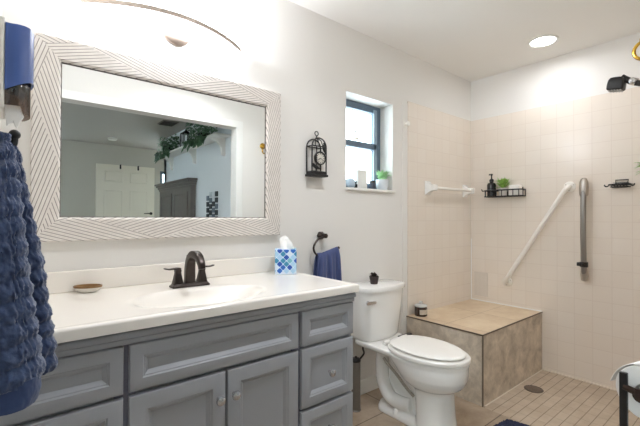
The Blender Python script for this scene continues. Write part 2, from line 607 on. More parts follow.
m.build('body', GREY, van)
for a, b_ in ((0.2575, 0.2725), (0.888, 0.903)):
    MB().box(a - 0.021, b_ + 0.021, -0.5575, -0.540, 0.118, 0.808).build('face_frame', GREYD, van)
m = MB()
m.box(VX0 + 0.018, VX1 - 0.018, -0.558, -0.540, 0.808, 0.8568)
prof = [(-0.545, 0.811), (-0.569, 0.811), (-0.571, 0.814), (-0.571, 0.826), (-0.568, 0.828), (-0.580, 0.831), (-0.582, 0.834), (-0.582, 0.846), (-0.579, 0.850), (-0.545, 0.850)]
m.prism(prof, VX0 - 0.002, VX1 + 0.006, 'x')
m.prism([(VX1, 0.811), (VX1 + 0.006, 0.815), (VX1 + 0.008, 0.830), (VX1 + 0.010, 0.850), (VX1, 0.850)], -0.553, -0.003, 'y')
m.build('top_moulding', GREY, van)


def knob(x, z, parent):
    prof = [(0.006, 0), (0.0055, 0.010), (0.008, 0.013), (0.0145, 0.017), (0.0165, 0.022), (0.0145, 0.028), (0.008, 0.031), (0.0005, 0.0315)]
    k = MB().lathe([(r, -h_) for r, h_ in prof], (x, VY, z), 18, 'y')
    return k.build('knob', KNOB, parent)


KNOB = plain('antique_nickel', srgb(188, 188, 190), 0.25, metal=0.8, var=0.1, scale=90)


def front(kind, x0, x1, z0, z1, fr=0.044):
    m_ = MB()
    panel_face(m_, x0, x1, z0, z1, [(0, 0, -0.556), (0, 0, VY + 0.006), (0.0025, 0.0025, VY + 0.0015), (0.006, 0.006, VY), (fr - 0.004, fr - 0.004, VY),
                                   (fr, fr, VY + 0.004), (fr + 0.003, fr + 0.003, VY + 0.004), (fr + 0.014, fr + 0.014, VY + 0.014), (fr + 0.020, fr + 0.020, VY + 0.014)])
    return m_.build(kind, GREY, van)


for x0, x1, kn in ((VX0 + 0.003, 0.2575, False), (0.903, VX1 - 0.002, True)):
    front('drawer', x0, x1, 0.668, 0.808, 0.040)
    d = front('drawer', x0, x1, 0.416, 0.656)
    knob((x0 + x1) / 2, 0.536, d)
    d = front('drawer', x0, x1, 0.200, 0.404)
    knob((x0 + x1) / 2, 0.306, d)
    front('drawer', x0, x1, 0.122, 0.190, 0.018)
front('drawer', 0.2725, 0.888, 0.668, 0.808, 0.040)
d = front('door', 0.2725, 0.578, 0.122, 0.656, 0.052)
knob(0.549, 0.570, d)
d = front('door', 0.584, 0.888, 0.122, 0.656, 0.052)
knob(0.606, 0.572, d)

# countertop with an integral basin
top = thing('vanity_countertop', 'glossy white countertop with an oval moulded basin on the grey vanity', 'countertop', (0.58, -0.3, 0.85))
CX0, CX1, CY0, CY1, CZ = VX0, 1.204, -0.597, -0.001, 0.890
SKX, SKY, SKA, SKB = 0.570, -0.386, 0.245, 0.158


def top_h(x, y):
    e = min(CX1 - x, y - CY0)
    z = CZ
    lip = 0.030
    if e < lip:
        z += 0.0025 * (0.5 - 0.5 * cos(2 * pi * min(1, max(0, e / lip)))) 
    if e < 0.008:
        z -= 0.008 - math.sqrt(max(0, 0.008 ** 2 - (0.008 - e) ** 2))
    q = math.sqrt(((x - SKX) / SKA) ** 2 + ((y - SKY) / SKB) ** 2)
    if q < 1.0:
        z -= 0.003 + 0.088 * (1 - q ** 2.3) ** 1.15
    elif q < 1.06:
        z -= 0.003 * (1.06 - q) / 0.06
    return z


def gridpts(a, b_, n, lips):
    pts = [a + (b_ - a) * i / n for i in range(n + 1)]
    for L in lips:
        pts += [L]
    return sorted(set(round(p, 5) for p in pts))


xs = gridpts(CX0, CX1, 120, [CX1 - 0.001, CX1 - 0.002, CX1 - 0.004, CX1 - 0.006])
ys = gridpts(CY0, CY1, 70, [CY0 + 0.001, CY0 + 0.002, CY0 + 0.004, CY0 + 0.006])
m = MB()
g = [[m.b.verts.new((x, y, top_h(x, y))) for y in ys] for x in xs]
for i in range(len(xs) - 1):
    for j in range(len(ys) - 1):
        m.b.faces.new((g[i][j], g[i + 1][j], g[i + 1][j + 1], g[i][j + 1])).smooth = True
loop = [g[i][0] for i in range(len(xs))] + [g[-1][j] for j in range(1, len(ys))] + [g[i][-1] for i in range(len(xs) - 2, -1, -1)] + [g[0][j] for j in range(len(ys) - 2, 0, -1)]
low = [m.b.verts.new((v.co.x, v.co.y, 0.857)) for v in loop]
for i in range(len(loop)):
    j = (i + 1) % len(loop)
    m.b.faces.new((loop[i], low[i], low[j], loop[j]))
m.build('slab', SOLID, top, angle=60)
MB().box(CX0, 1.196, -0.021, -0.002, CZ - 0.001, 0.9735).build('backsplash', SOLID, top, bevel=0.005, seg=3)
MB().lathe([(0.022, 0.794), (0.024, 0.7975), (0.018, 0.7995), (0.004, 0.799)], (SKX, SKY, 0.0), 20).build('drain', BRONZE, top)

# faucet
fx, fy, fz = 0.597, -0.176, 0.8905
fau = thing('faucet', 'dark bronze two-lever faucet standing behind the vanity basin', 'faucet', (fx, fy, fz))
m = MB()
m.loft([[(x + fx, y + fy, fz + zz) for x, y in rrect(-a, a, -b_, b_, 0.008)] for a, b_, zz in ((0.080, 0.030, 0), (0.080, 0.030, 0.006), (0.073, 0.024, 0.013), (0.068, 0.020, 0.016))])
m.build('base_plate', BRONZE, fau)
sp = smooth_path([(fx, fy + 0.004, fz + 0.014), (fx, fy + 0.002, fz + 0.075), (fx, fy - 0.010, fz + 0.115), (fx, fy - 0.045, fz + 0.139), (fx, fy - 0.092, fz + 0.134), (fx, fy - 0.122, fz + 0.108), (fx, fy - 0.130, fz + 0.086)], 6)
rr = []
for i, p in enumerate(sp):
    s = i / (len(sp) - 1)
    a = 0.021 - 0.009 * s
    b_ = 0.018 - 0.006 * s
    tn = (sp[min(i + 1, len(sp) - 1)] - sp[max(i - 1, 0)]).normalized()
    nn = Vector((1, 0, 0)).cross(tn).normalized()
    ring = []
    for x, y in rrect(-a, a, -b_, b_, 0.005, 3):
        ring.append(p + Vector((1, 0, 0)) * x + nn * y)
    rr.append(ring)
MB().loft(rr).build('spout', BRONZE, fau)
m = MB().tube([(fx, fy + 0.028, fz + 0.01), (fx, fy + 0.028, fz + 0.122)], 0.0028, 8)
m.ball((fx, fy + 0.028, fz + 0.126), 0.006, 10)
m.build('lift_rod', BRONZE, fau)
for sgn in (-1, 1):
    hx = fx + sgn * 0.052
    m = MB()
    m.loft([[(hx + x, fy + y, fz + zz) for x, y in rrect(-a, a, -a, a, a * .25)] for a, zz in ((0.021, 0.013), (0.019, 0.02), (0.0125, 0.055), (0.0115, 0.064), (0.013, 0.067), (0.012, 0.074))])
    hh = m.build('handle', BRONZE, fau)
    l = MB()
    rings = []
    for s, wv, zz, th in ((-0.012, 0.010, 0.073, 0.008), (0.0, 0.011, 0.074, 0.009), (0.016, 0.009, 0.075, 0.007), (0.036, 0.0085, 0.0745, 0.006), (0.052, 0.0095, 0.078, 0.006), (0.057, 0.008, 0.080, 0.004)):
        rings.append([(hx + sgn * s, fy + yy, fz + zz + dz) for yy, dz in ((-wv, 0), (wv, 0), (wv, th), (-wv, th))])
    l.loft(rings, True, True, False)
    l.build('lever', BRONZE, hh, bevel=0.002)

# soap dish
dx, dy = 0.235, -0.062
sd = thing('soap_dish', 'small oval white dish with a gold rim on the countertop', 'dish', (dx, dy, CZ + 0.0005))
R12 = Matrix.Rotation(radians(-28), 3, 'Z')
m = MB()
m.lathe([(0.026, 0.0), (0.038, 0.006), (0.047, 0.016), (0.050, 0.0235), (0.046, 0.0235), (0.036, 0.009), (0.001, 0.006)], (dx, dy, CZ + 0.0005), 32, 'z', True, 1.0, 0.68, R12)
m.build('bowl', plain('cream_glaze', srgb(226, 221, 212), 0.25, var=0.03), sd)
m = MB()
m.lathe([(0.0500, 0.0190), (0.0515, 0.0225), (0.0500, 0.0265), (0.0450, 0.0262), (0.0420, 0.0190), (0.036, 0.0115)], (dx, dy, CZ + 0.0005), 32, 'z', False, 1.0, 0.68, R12)
m.build('rim', plain('gold_glaze', srgb(132, 98, 58), 0.35, metal=0.5, var=0.3, scale=60), sd)

# tissue box
t = thing('tissue_box', 'square tissue box with a blue mosaic pattern on the countertop', 'tissue box', (1.13, -0.115, CZ))
NTB = NT('mosaic_tissue_box')
uvn = NTB.n('UVMap')
sp_ = NTB.n('SeparateXYZ')
NTB.l(uvn.outputs[0], sp_.inputs[0])
uu, vv = sp_.outputs[0], sp_.outputs[1]
a_ = NTB.math('ADD', uu, vv)
b__ = NTB.math('SUBTRACT', uu, vv)
sc_ = 29.0
fa = NTB.math('FRACT', NTB.math('ADD', NTB.math('MULTIPLY', a_, sc_), 50.2))
fb = NTB.math('FRACT', NTB.math('ADD', NTB.math('MULTIPLY', b__, sc_), 50.35))
ia = NTB.math('FLOOR', NTB.math('ADD', NTB.math('MULTIPLY', a_, sc_), 50.2))
ib = NTB.math('FLOOR', NTB.math('ADD', NTB.math('MULTIPLY', b__, sc_), 50.35))
cbx = NTB.n('CombineXYZ')
NTB.l(ia, cbx.inputs[0])
NTB.l(ib, cbx.inputs[1])
wn = NTB.n('TexWhiteNoise', noise_dimensions='3D')
NTB.l(cbx.outputs[0], wn.inputs[0])
rp = NTB.n('ValToRGB')
cr = rp.color_ramp
cr.interpolation = 'CONSTANT'
cols = [(0.0, srgb(40, 104, 190)), (0.16, srgb(168, 206, 232)), (0.34, srgb(58, 140, 178)), (0.5, srgb(214, 226, 240)), (0.64, srgb(86, 160, 204)), (0.8, srgb(28, 84, 176)), (0.9, srgb(120, 186, 200))]
cr.elements[0].color = cols[0][1]
cr.elements[1].position, cr.elements[1].color = cols[1]
for p_, c_ in cols[2:]:
    e_ = cr.elements.new(p_)
    e_.color = c_
NTB.l(wn.outputs[0], rp.inputs[0])
ea = NTB.math('ABSOLUTE', NTB.math('SUBTRACT', fa, 0.5))
eb = NTB.math('ABSOLUTE', NTB.math('SUBTRACT', fb, 0.5))
# rounded lantern shape: a superellipse inside each diamond
rad_ = NTB.math('ADD', NTB.math('POWER', NTB.math('MULTIPLY', ea, 2.0), 5.0), NTB.math('POWER', NTB.math('MULTIPLY', eb, 2.0), 5.0))
msk = NTB.math('GREATER_THAN', rad_, 0.62)
NTB.l(NTB.mix(msk, rp.outputs[0], srgb(206, 226, 242)), NTB.b.inputs['Base Color'])
NTB.b.inputs['Roughness'].default_value = 0.35
TISM = NTB.m
fd = Vector((0.564, 0.83, 0)).normalized()
rd = Vector((0.83, -0.564, 0)).normalized()
fc = Vector((1.100, -0.167, CZ + 0.0005))
me = bpy.data.meshes.new('carton')
bmx = bmesh.new()
uvl = bmx.loops.layers.uv.new('UVMap')
hw, dp, hh_ = 0.056, 0.100, 0.130
base = [fc - rd * hw, fc + rd * hw, fc + rd * hw + fd * dp, fc - rd * hw + fd * dp]
vb = [bmx.verts.new(p) for p in base]
vt = [bmx.verts.new(p + Vector((0, 0, hh_))) for p in base]
hole_c = fc + fd * dp / 2 + Vector((0, 0, hh_))
off = 0
for i in range(4):
    j = (i + 1) % 4
    L = (base[j] - base[i]).length
    f = bmx.faces.new((vb[i], vb[j], vt[j], vt[i]))
    for lp, uv_ in zip(f.loops, ((off, 0), (off + L, 0), (off + L, hh_), (off, hh_))):
        lp[uvl].uv = uv_
    off += L
ho = [bmx.verts.new(hole_c + (rd * x + fd * y)) for x, y in ((-0.03, -0.018), (0.03, -0.018), (0.03, 0.018), (-0.03, 0.018))]
hi = [bmx.verts.new(v.co - Vector((0, 0, 0.02))) for v in ho]
for i in range(4):
    j = (i + 1) % 4
    for q in ((vt[i], vt[j], ho[j], ho[i]), (ho[i], ho[j], hi[j], hi[i])):
        f = bmx.faces.new(q)
        for lp in f.loops:
            d_ = lp.vert.co - fc
            lp[uvl].uv = (d_.dot(rd), d_.dot(fd) + hh_)
bmx.faces.new(hi)
bmx.faces.new(vb[::-1])
bmesh.ops.recalc_face_normals(bmx, faces=bmx.faces)
bmx.to_mesh(me)
bmx.free()
o = link('carton', me, TISM, t)
md = o.modifiers.new('bevel', 'BEVEL')
md.width = 0.002
md.segments = 2
m = MB()
rings = []
for k in range(9):
    s = k / 8
    ring = []
    for i in range(28):
        a = 2 * pi * i / 28
        r_ = (0.034 * (1 - s) ** 0.36 + 0.004) * (1 + 0.22 * sin(3 * a + 5 * s) + 0.12 * sin(7 * a - 3 * s))
        p = hole_c + rd * (r_ * cos(a) + 0.004 * sin(4 * s) - 0.004) + fd * (r_ * 0.6 * sin(a)) + Vector((0, 0, -0.012 + 0.076 * s + 0.006 * sin(2 * a) * s))
        ring.append(p)
    rings.append(ring)
m.loft(rings).build('tissue', PAPER, t)

# ================================================================== MIRROR
mir = thing('wall_mirror', 'wide wall mirror in a whitewashed wood frame with chevron grooves', 'mirror', (0.61, 0, 1.09))
NF = NT('whitewashed_chevron_wood')
uvn = NF.n('UVMap')
sx_ = NF.n('SeparateXYZ')
NF.l(uvn.outputs[0], sx_.inputs[0])
su, sv = sx_.outputs[0], sx_.outputs[1]
HP, FWID = 0.31, 0.098
ph = NF.math('DIVIDE', su, HP * 2)
tri = NF.math('ABSOLUTE', NF.math('SUBTRACT', NF.math('MULTIPLY', NF.math('FRACT', NF.math('ADD', ph, 20.0)), 2.0), 1.0))   # 1..0..1
inA = NF.math('LESS_THAN', NF.math('MULTIPLY', tri, FWID), sv)
kk = FWID / HP
LN = 1.0 / 0.0128
ga = NF.math('FRACT', NF.math('MULTIPLY', NF.math('ADD', NF.math('ADD', sv, NF.math('MULTIPLY', su, kk)), 10), LN))
gb = NF.math('FRACT', NF.math('MULTIPLY', NF.math('ADD', NF.math('SUBTRACT', sv, NF.math('MULTIPLY', su, kk)), 10), LN))
gsel = NF.math('ADD', NF.math('MULTIPLY', ga, inA), NF.math('MULTIPLY', gb, NF.math('SUBTRACT', 1.0, inA)))
gd = NF.math('ABSOLUTE', NF.math('SUBTRACT', gsel, 0.5))
nzf = NF.n('TexNoise')
nzf.inputs['Scale'].default_value = 45
nzf.inputs['Detail'].default_value = 6
NF.l(NF.coord(), nzf.inputs['Vector'])
grv = NF.math('SMOOTH_MIN', NF.math('MULTIPLY', NF.math('MAXIMUM', NF.math('SUBTRACT', gd, 0.35), 0.0), 9.0), 1.0, 0.1)
wood = NF.mix(nzf.outputs[0], srgb(217, 209, 201), srgb(233, 227, 220))
NF.l(NF.mix(NF.math('MULTIPLY', grv, 0.95), wood, srgb(132, 121, 114)), NF.b.inputs['Base Color'])
NF.b.inputs['Roughness'].default_value = 0.7
NF.bump(NF.math('SUBTRACT', 1.0, grv), 0.5, 0.003)
FRM = NF.m
OX0, OX1, OZ0, OZ1 = 0.052, 1.154, 1.0905, 1.8777
IX0, IX1, IZ0, IZ1 = 0.1425, 1.0625, 1.184, 1.7876
FY, GY = -0.036, -0.020
OC = [(OX0, OZ1), (OX1, OZ1), (OX1, OZ0), (OX0, OZ0)]
IC = [(IX0, IZ1), (IX1, IZ1), (IX1, IZ0), (IX0, IZ0)]
for i in range(4):
    j = (i + 1) % 4
    bmx = bmesh.new()
    uvl = bmx.loops.layers.uv.new('UVMap')
    o0, o1, i0, i1 = Vector(OC[i]), Vector(OC[j]), Vector(IC[i]), Vector(IC[j])
    d_ = (o1 - o0).normalized()
    nn = Vector((d_.y, -d_.x))
    if nn.dot(i0 - o0) < 0:
        nn = -nn
    # cross-section from the outer wall edge to the inner edge at the glass
    sec = [(0.0, -0.001, 0.0), (0.0, FY + 0.006, 0.0), (0.004 / FWID, FY, 0.0), (1 - 0.008 / FWID, FY, 1.0), (1.0, FY + 0.008, 1.0), (1.0, -0.001, 1.0)]
    A = []
    for s, y, _ in sec:
        pa = o0.lerp(i0, s)
        pb = o1.lerp(i1, s)
        A.append((bmx.verts.new((pa.x, y, pa.y)), bmx.verts.new((pb.x, y, pb.y)), s))
    for (a0, b0, s0), (a1, b1, s1) in zip(A, A[1:]):
        f = bmx.faces.new((a0, b0, b1, a1))
        for lp in f.loops:
            q = Vector((lp.vert.co.x, lp.vert.co.z)) - o0
            lp[uvl].uv = (q.dot(d_) + 0.155 + i * 0.07, q.dot(nn))
    bmx.faces.new([a for a, b_, s in A][::-1])
    bmx.faces.new([b_ for a, b_, s in A])
    bmesh.ops.recalc_face_normals(bmx, faces=bmx.faces)
    me = bpy.data.meshes.new('frame_rail')
    bmx.to_mesh(me)
    bmx.free()
    link('frame_rail', me, FRM, mir)
MB().box(IX0 - 0.004, IX1 + 0.004, GY, GY + 0.006, IZ0 - 0.004, IZ1 + 0.004).build('mirror_glass', MIRR, mir)
m = MB()
for x0, x1, z0, z1 in ((IX0, IX1, IZ1 - 0.004, IZ1), (IX0, IX1, IZ0, IZ0 + 0.003), (IX0, IX0 + 0.003, IZ0, IZ1), (IX1 - 0.003, IX1, IZ0, IZ1)):
    m.box(x0, x1, GY - 0.003, GY - 0.0005, z0, z1)
m.build('inner_bead', plain('dark_bead', srgb(92, 84, 80), 0.5), mir)

# ================================================================== VANITY LIGHT
vl = thing('vanity_light', 'curved frosted glass bath light with a bronze rim above the mirror', 'wall light', (0.555, 0, 2.02))
LXC, LHW, LBOW = 0.556, 0.354, 0.160
def bow(s, inset=0.0):
    # s in -1..1, bows out from the wall
    x = LXC + s * (LHW - inset * .4)
    y = -0.022 - (LBOW - 0.022 - inset) * (1 - s * s)
    return x, y
ns = 36
m = MB()
rings = []
for i in range(ns + 1):
    s = -1 + 2 * i / ns
    x, y = bow(s)
    x2, y2 = bow(s, 0.012)
    yb = -0.018 - 0.055 * (1 - s * s)
    xb = LXC + s * (LHW - 0.03)
    ring = [(x, y, 2.048), (LXC + s * (LHW - .004), y * .97, 2.034), (LXC + s * (LHW - .014), y * .80, 2.026), (xb, yb, 2.022),
            (xb, yb + 0.003, 2.026), (LXC + s * (LHW - .018), y * .75, 2.030), (LXC + s * (LHW - .008), y * .92, 2.036), (x2, y2 if y2 < -0.012 else -0.012, 2.048)]
    rings.append(ring)
m.loft(rings)
GL = emit('frosted_glass_lit', (0.87, 0.92, 1.0), GLASS_E)
m.build('glass_shade', GL, vl)
m = MB()
rings = []
for i in range(ns + 1):
    s = -1 + 2 * i / ns
    x, y = bow(s)
    rings.append([(x, y - 0.004, 2.043), (x, y - 0.004, 2.061), (x, y + 0.006, 2.061), (x, y + 0.006, 2.043)])
m.loft(rings, True, True, False)
m.build('rim', plain('brushed_bronze_rim', srgb(168, 156, 144), 0.4, metal=0.5, var=0.06), vl)
m = MB().lathe([(0.072, 0.0), (0.072, -0.012), (0.064, -0.020), (0.038, -0.026), (0.001, -0.028)], (0.588, 0, 2.060), 32, 'y', True, 1.0, 1.0)
m.build('canopy', plain('bronze_canopy', srgb(128, 114, 102), 0.45, metal=0.6, var=0.06), vl)
for k in range(3):
    x = LXC + (k - 1) * 0.20
    m = MB().lathe([(0.011, 0.0), (0.012, 0.012), (0.009, 0.030), (0.001, 0.036)], (x, -0.065, 2.022), 12)
    bl = m.build('bulb', emit('bulb_glow', (0.95, 0.97, 1.0), 12) if k == 0 else bpy.data.materials['bulb_glow'], vl)
    ld = bpy.data.lights.new('bulb_light', 'POINT')
    ld.energy = BULB_W
    ld.color = WARM
    ld.shadow_soft_size = 0.03
    lo = bpy.data.objects.new('bulb_light', ld)
    C.objects.link(lo)
    lo.parent = vl
    lo.location = Vector((x, -0.070, 2.085)) - Vector((0.555, 0, 2.02))


# ================================================================== RECESSED CEILING LIGHTS
def downlight(x, y, label, power, spread):
    r = thing('recessed_light', label, 'ceiling light', (x, y, H), 'recessed ceiling lights')
    MB().lathe([(0.095, 0.0), (0.095, -0.006), (0.088, -0.009), (0.078, -0.006), (0.076, 0.0)], (x, y, H), 40, 'z', False).build('trim_ring', TRIMW, r)
    MB().lathe([(0.077, -0.003), (0.001, -0.004)], (x, y, H), 40).build('lens', LENS, r)
    ld = bpy.data.lights.new('downlight_lamp', 'AREA')
    ld.shape = 'DISK'
    ld.size = 0.15
    ld.spread = radians(spread)
    ld.energy = power
    ld.color = (0.885, 0.925, 1.0)
    lo = bpy.data.objects.new('downlight_lamp', ld)
    C.objects.link(lo)
    lo.parent = r
    lo.location = (0, 0, -0.012)


LENS = emit('downlight_lens', (1.0, 0.97, 0.94), 14)
downlight(2.888, -0.741, 'round white recessed light in the ceiling over the shower', DOWN_W, 172)
downlight(1.15, -1.02, 'added recessed fill light, out of view in the ceiling in front of the vanity', FILL_W, 142)  # unseen lamp, added to brighten the cabinet fronts

# ================================================================== LEFT WALL: DISPENSER, HOOK, TOWEL
LW = -0.035
dp_ = thing('wall_dispenser', 'blue curved wall dispenser with a smoky clear bottom above the large towel', 'dispenser', (LW, -0.74, 1.39))
DYC = -0.740


def dshape(prot, half, n=24, x0=-0.014):
    """half-round plan that stands off the wall; returns (x, y, fraction out)"""
    pts = []
    for i in range(n + 1):
        a = pi * i / n
        pts.append((x0 + prot * sin(a) ** 0.7, DYC - half * cos(a), sin(a) ** 0.7))
    return pts


m = MB()
out, inn = dshape(0.049, 0.060), dshape(0.045, 0.056)
zb = lambda s: 1.443 + 0.033 * s
zt_ = lambda s: 1.578 + 0.010 * s
m.loft([[(x, y, zb(s)) for x, y, s in out], [(x, y, zt_(s)) for x, y, s in out], [(x, y, zt_(s)) for x, y, s in inn], [(-0.014, y, zt_(s)) for x, y, s in inn]], False, False)
m.loft([[(x, y, zb(s)) for x, y, s in inn], [(x, y, zt_(s) - 0.004) for x, y, s in inn]], False, False)
m.loft([[(x, y, zb(s)) for x, y, s in out], [(x, y, zb(s)) for x, y, s in inn]], False, False)
m.build('cover', BLUEPL, dp_, angle=50)
m = MB()
low_ = dshape(0.0435, 0.0545)
zl = lambda s: 1.400 + (0.014 if s < 0.62 else 0.0) + 0.004 * s
m.loft([[(x, y, zl(s)) for x, y, s in low_], [(x, y, 1.490) for x, y, s in low_]], False, False)
o = m.build('smoky_tray', SMOKE, dp_, angle=60)
sd_ = o.modifiers.new('solid', 'SOLIDIFY')
sd_.thickness = 0.002
MB().box(LW, -0.0145, DYC - 0.060, DYC + 0.060, 1.405, 1.590).build('back_plate', WHITEPL, dp_, bevel=0.003)
m = MB()
m.prism([(-0.012, 1.44), (-0.013, 1.400), (-0.010, 1.372), (0.000, 1.384), (0.006, 1.368), (0.012, 1.384), (0.018, 1.396), (0.013, 1.412), (0.006, 1.44)], DYC - 0.040, DYC - 0.036, 'y')
m.build('paper_sheet', PAPER, dp_, bevel=0.002)

hk = thing('towel_hook', 'black wall hook holding the large blue towel', 'hook', (LW, -0.80, 1.34))
m = MB().lathe([(0.022, 0), (0.022, 0.004), (0.015, 0.008), (0.008, 0.011)], (LW, -0.80, 1.335), 20, 'x')
m.build('plate', BLACK, hk)
m = MB().tube(smooth_path([(LW + 0.008, -0.80, 1.335), (LW + 0.022, -0.80, 1.322), (LW + 0.036, -0.80, 1.332), (LW + 0.038, -0.80, 1.350)], 5), [0.006] * 16, 10)
m.ball((LW + 0.038, -0.80, 1.354), 0.010, 14)
m.build('arm', BLACK, hk)

tw = thing('bath_towel', 'large fluffy blue ribbed towel hanging from the left wall beside the vanity', 'towel', (LW, -0.80, 0.78))


def interp(tab, z):
    for (z0, a), (z1, b_) in zip(tab, tab[1:]):
        if z0 >= z >= z1:
            k = (z0 - z) / (z0 - z1)
            return a + (b_ - a) * k
    return tab[-1][1] if z < tab[-1][0] else tab[0][1]


def towel_lobe(name, xmax, ycen, yhalf, ztop, zbot, nz, ripple, seed, mat_, parent):
    m_ = MB()
    rings = []
    n = 110
    for k in range(nz + 1):
        z = ztop + (zbot - ztop) * k / nz
        X1 = interp(xmax, z)
        yc = interp(ycen, z)
        yh = interp(yhalf, z)
        cx = (LW + 0.004 + X1) / 2
        hx = (X1 - LW - 0.004) / 2
        ring = []
        for i in range(n):
            a = 2 * pi * i / n
            ca, sa = cos(a), sin(a)
            rx = abs(ca) ** 0.75 * (1 if ca > 0 else -1)
            ry = abs(sa) ** 0.75 * (1 if sa > 0 else -1)
            rib = ripple * (abs(sin(pi * (z + 0.004 * sin(a * 2)) / 0.037)) - 0.5)
            fold = 0.005 * sin(3 * a + 1.3 + seed + z * 3) 
            fuzz = 0.0035 * noise.noise(Vector((ca * 6 + seed, sa * 9, z * 70))) + 0.0025 * noise.noise(Vector((ca * 22, sa * 30 + seed, z * 260)))
            d_ = rib + fold * min(1, (ztop - z) / 0.1) + fuzz * (1 if ripple > 0.002 else 0.3)
            x = cx + rx * max(0.004, hx + d_)
            y = yc + ry * max(0.006, yh + d_ * 1.4)
            x = max(x, LW + 0.003)
            ring.append((x, y, z))
        rings.append(ring)
    m_.loft(rings)
    return m_.build(name, mat_, parent, angle=80)


xm_r = [(1.36, -0.006), (1.325, 0.010), (1.27, 0.022), (1.20, 0.036), (1.10, 0.055), (1.00, 0.067), (0.93, 0.076), (0.86, 0.080), (0.84, 0.073), (0.82, 0.062)]
yc_r = [(1.36, -0.79), (1.2, -0.755), (0.8, -0.745)]
yh_r = [(1.36, 0.014), (1.30, 0.035), (1.15, 0.060), (0.8, 0.075)]
towel_lobe('rear_fold', xm_r, yc_r, yh_r, 1.345, 0.858, 150, 0.0050, 0.0, NAVY, tw)
xm_f = [(1.37, -0.010), (1.34, -0.004), (1.30, 0.003), (1.22, 0.009), (1.10, 0.020), (1.00, 0.032), (0.92, 0.043), (0.86, 0.050), (0.80, 0.045)]
yc_f = [(1.36, -0.81), (1.2, -0.865), (0.8, -0.885)]
yh_f = [(1.36, 0.018), (1.30, 0.04), (1.15, 0.070), (0.8, 0.085)]
towel_lobe('front_fold', xm_f, yc_f, yh_f, 1.35, 0.890, 150, 0.0048, 4.0, NAVY, tw)
xm_h = [(0.90, 0.045), (0.87, 0.046), (0.85, 0.040)]
towel_lobe('hem', xm_h, yc_f, [(1, 0.078), (0.8, 0.078)], 0.900, 0.853, 12, 0.0, 4.0, NAVYH, tw)

# ================================================================== WALL: CLOCK, TOWEL RING
ck = thing('birdcage_clock', 'black birdcage wall clock with two small birds beside the window', 'clock', (1.405, 0, 1.43))
cx_, hw_ = 1.408, 0.054
m = MB().box(cx_ - 0.064, cx_ + 0.064, -0.070, -0.004, 1.430, 1.444).box(cx_ - 0.057, cx_ + 0.057, -0.066, -0.006, 1.444, 1.462)
m.build('cage_base', BLACK, ck, bevel=0.003)
m = MB()
for yy in (-0.060, -0.008):
    p = [(cx_ - hw_, yy, 1.46), (cx_ - hw_, yy, 1.605)] + arc((cx_, yy, 1.605), hw_, 180, 0, 14, 'xz') + [(cx_ + hw_, yy, 1.605), (cx_ + hw_, yy, 1.46)]
    m.tube(p, 0.0042, 8)
    m.tube([(cx_ - hw_, yy, 1.610), (cx_ + hw_, yy, 1.610)], 0.0042, 8)
for s in (-0.5, 0.0, 0.5):
    zt = 1.605 + math.sqrt(hw_ ** 2 - (s * hw_) ** 2)
    m.tube(smooth_path([(cx_ + s * hw_ * 0.2, -0.034, 1.662), (cx_ + s * hw_ * .8, -0.05, 1.645), (cx_ + s * hw_, -0.060, 1.610)], 5), 0.0028, 7)
m.tube([(cx_ - 0.020, -0.060, 1.46), (cx_ - 0.020, -0.060, 1.61)], 0.003, 7)
for sx in (-1, 1):
    m.tube([(cx_ + sx * hw_, -0.060, 1.610), (cx_ + sx * hw_, -0.008, 1.610)], 0.003, 7)
m.tube([(cx_, -0.060, 1.659), (cx_, -0.008, 1.659)], 0.003, 7)
m.tube([(cx_, -0.034, 1.659), (cx_, -0.034, 1.678)], 0.004, 7)
m.build('cage_wires', BLACK, ck)
MB().tube(arc((cx_, -0.034, 1.690), 0.013, 0, 360, 20, 'xz')[:-1], 0.003, 8, True).build('hanging_ring', BLACK, ck)
dc = (cx_ + 0.010, -0.050, 1.540)
m = MB().lathe([(0.038, 0.006), (0.041, 0.0), (0.041, -0.012), (0.037, -0.016), (0.033, -0.012), (0.033, 0.006)], dc, 32, 'y')
cf = m.build('clock_case', BLACK, ck)
m = MB().lathe([(0.034, -0.008), (0.001, -0.0085)], dc, 32, 'y')
m.build('clock_dial', plain('ivory_dial', srgb(225, 220, 208), 0.6, var=0.03), cf)
m = MB()
for k in range(12):
    a = k * pi / 6
    m.tube([(dc[0] + cos(a) * 0.023, dc[1] - 0.0095, dc[2] + sin(a) * 0.023), (dc[0] + cos(a) * 0.030, dc[1] - 0.0095, dc[2] + sin(a) * 0.030)], 0.0018, 5)
m.tube([(dc[0], dc[1] - 0.011, dc[2]), (dc[0] - 0.016, dc[1] - 0.011, dc[2] - 0.010)], 0.002, 6)
m.tube([(dc[0], dc[1] - 0.011, dc[2]), (dc[0] + 0.022, dc[1] - 0.011, dc[2] - 0.014)], 0.0015, 6)
m.build('clock_hands', BLACK, cf)


def bird(x, y, z, d, tilt=0.0):
    m_ = MB()
    body = smooth_path([(-0.036, 0.0, -0.006), (-0.022, 0, -0.001), (-0.004, 0, 0.004), (0.010, 0, 0.011), (0.019, 0, 0.019), (0.025, 0, 0.020), (0.033, 0, 0.018)], 4)
    n_ = len(body)
    tab = [0.0025, 0.005, 0.0105, 0.010, 0.0075, 0.005, 0.0008]
    R_ = Matrix.Rotation(tilt, 3, 'Y')
    pts, rad = [], []
    for i, p in enumerate(body):
        f = i / (n_ - 1) * 6
        k = min(5, int(f))
        rad.append(tab[k] + (tab[k + 1] - tab[k]) * (f - k))
        q = R_ @ p
        pts.append((x + d * q.x, y, z + q.z))
    m_.tube(pts, rad, 10)
    for yy in (-0.003, 0.003):
        m_.tube([(x, y + yy, z - 0.004), (x + d * 0.002, y + yy, z - 0.018)], 0.0012, 5)
    return m_.build('bird', BLACK, ck)


bird(cx_ - 0.024, -0.058, 1.480, -1)
bird(cx_ + 0.040, -0.052, 1.600, -1, -1.0)

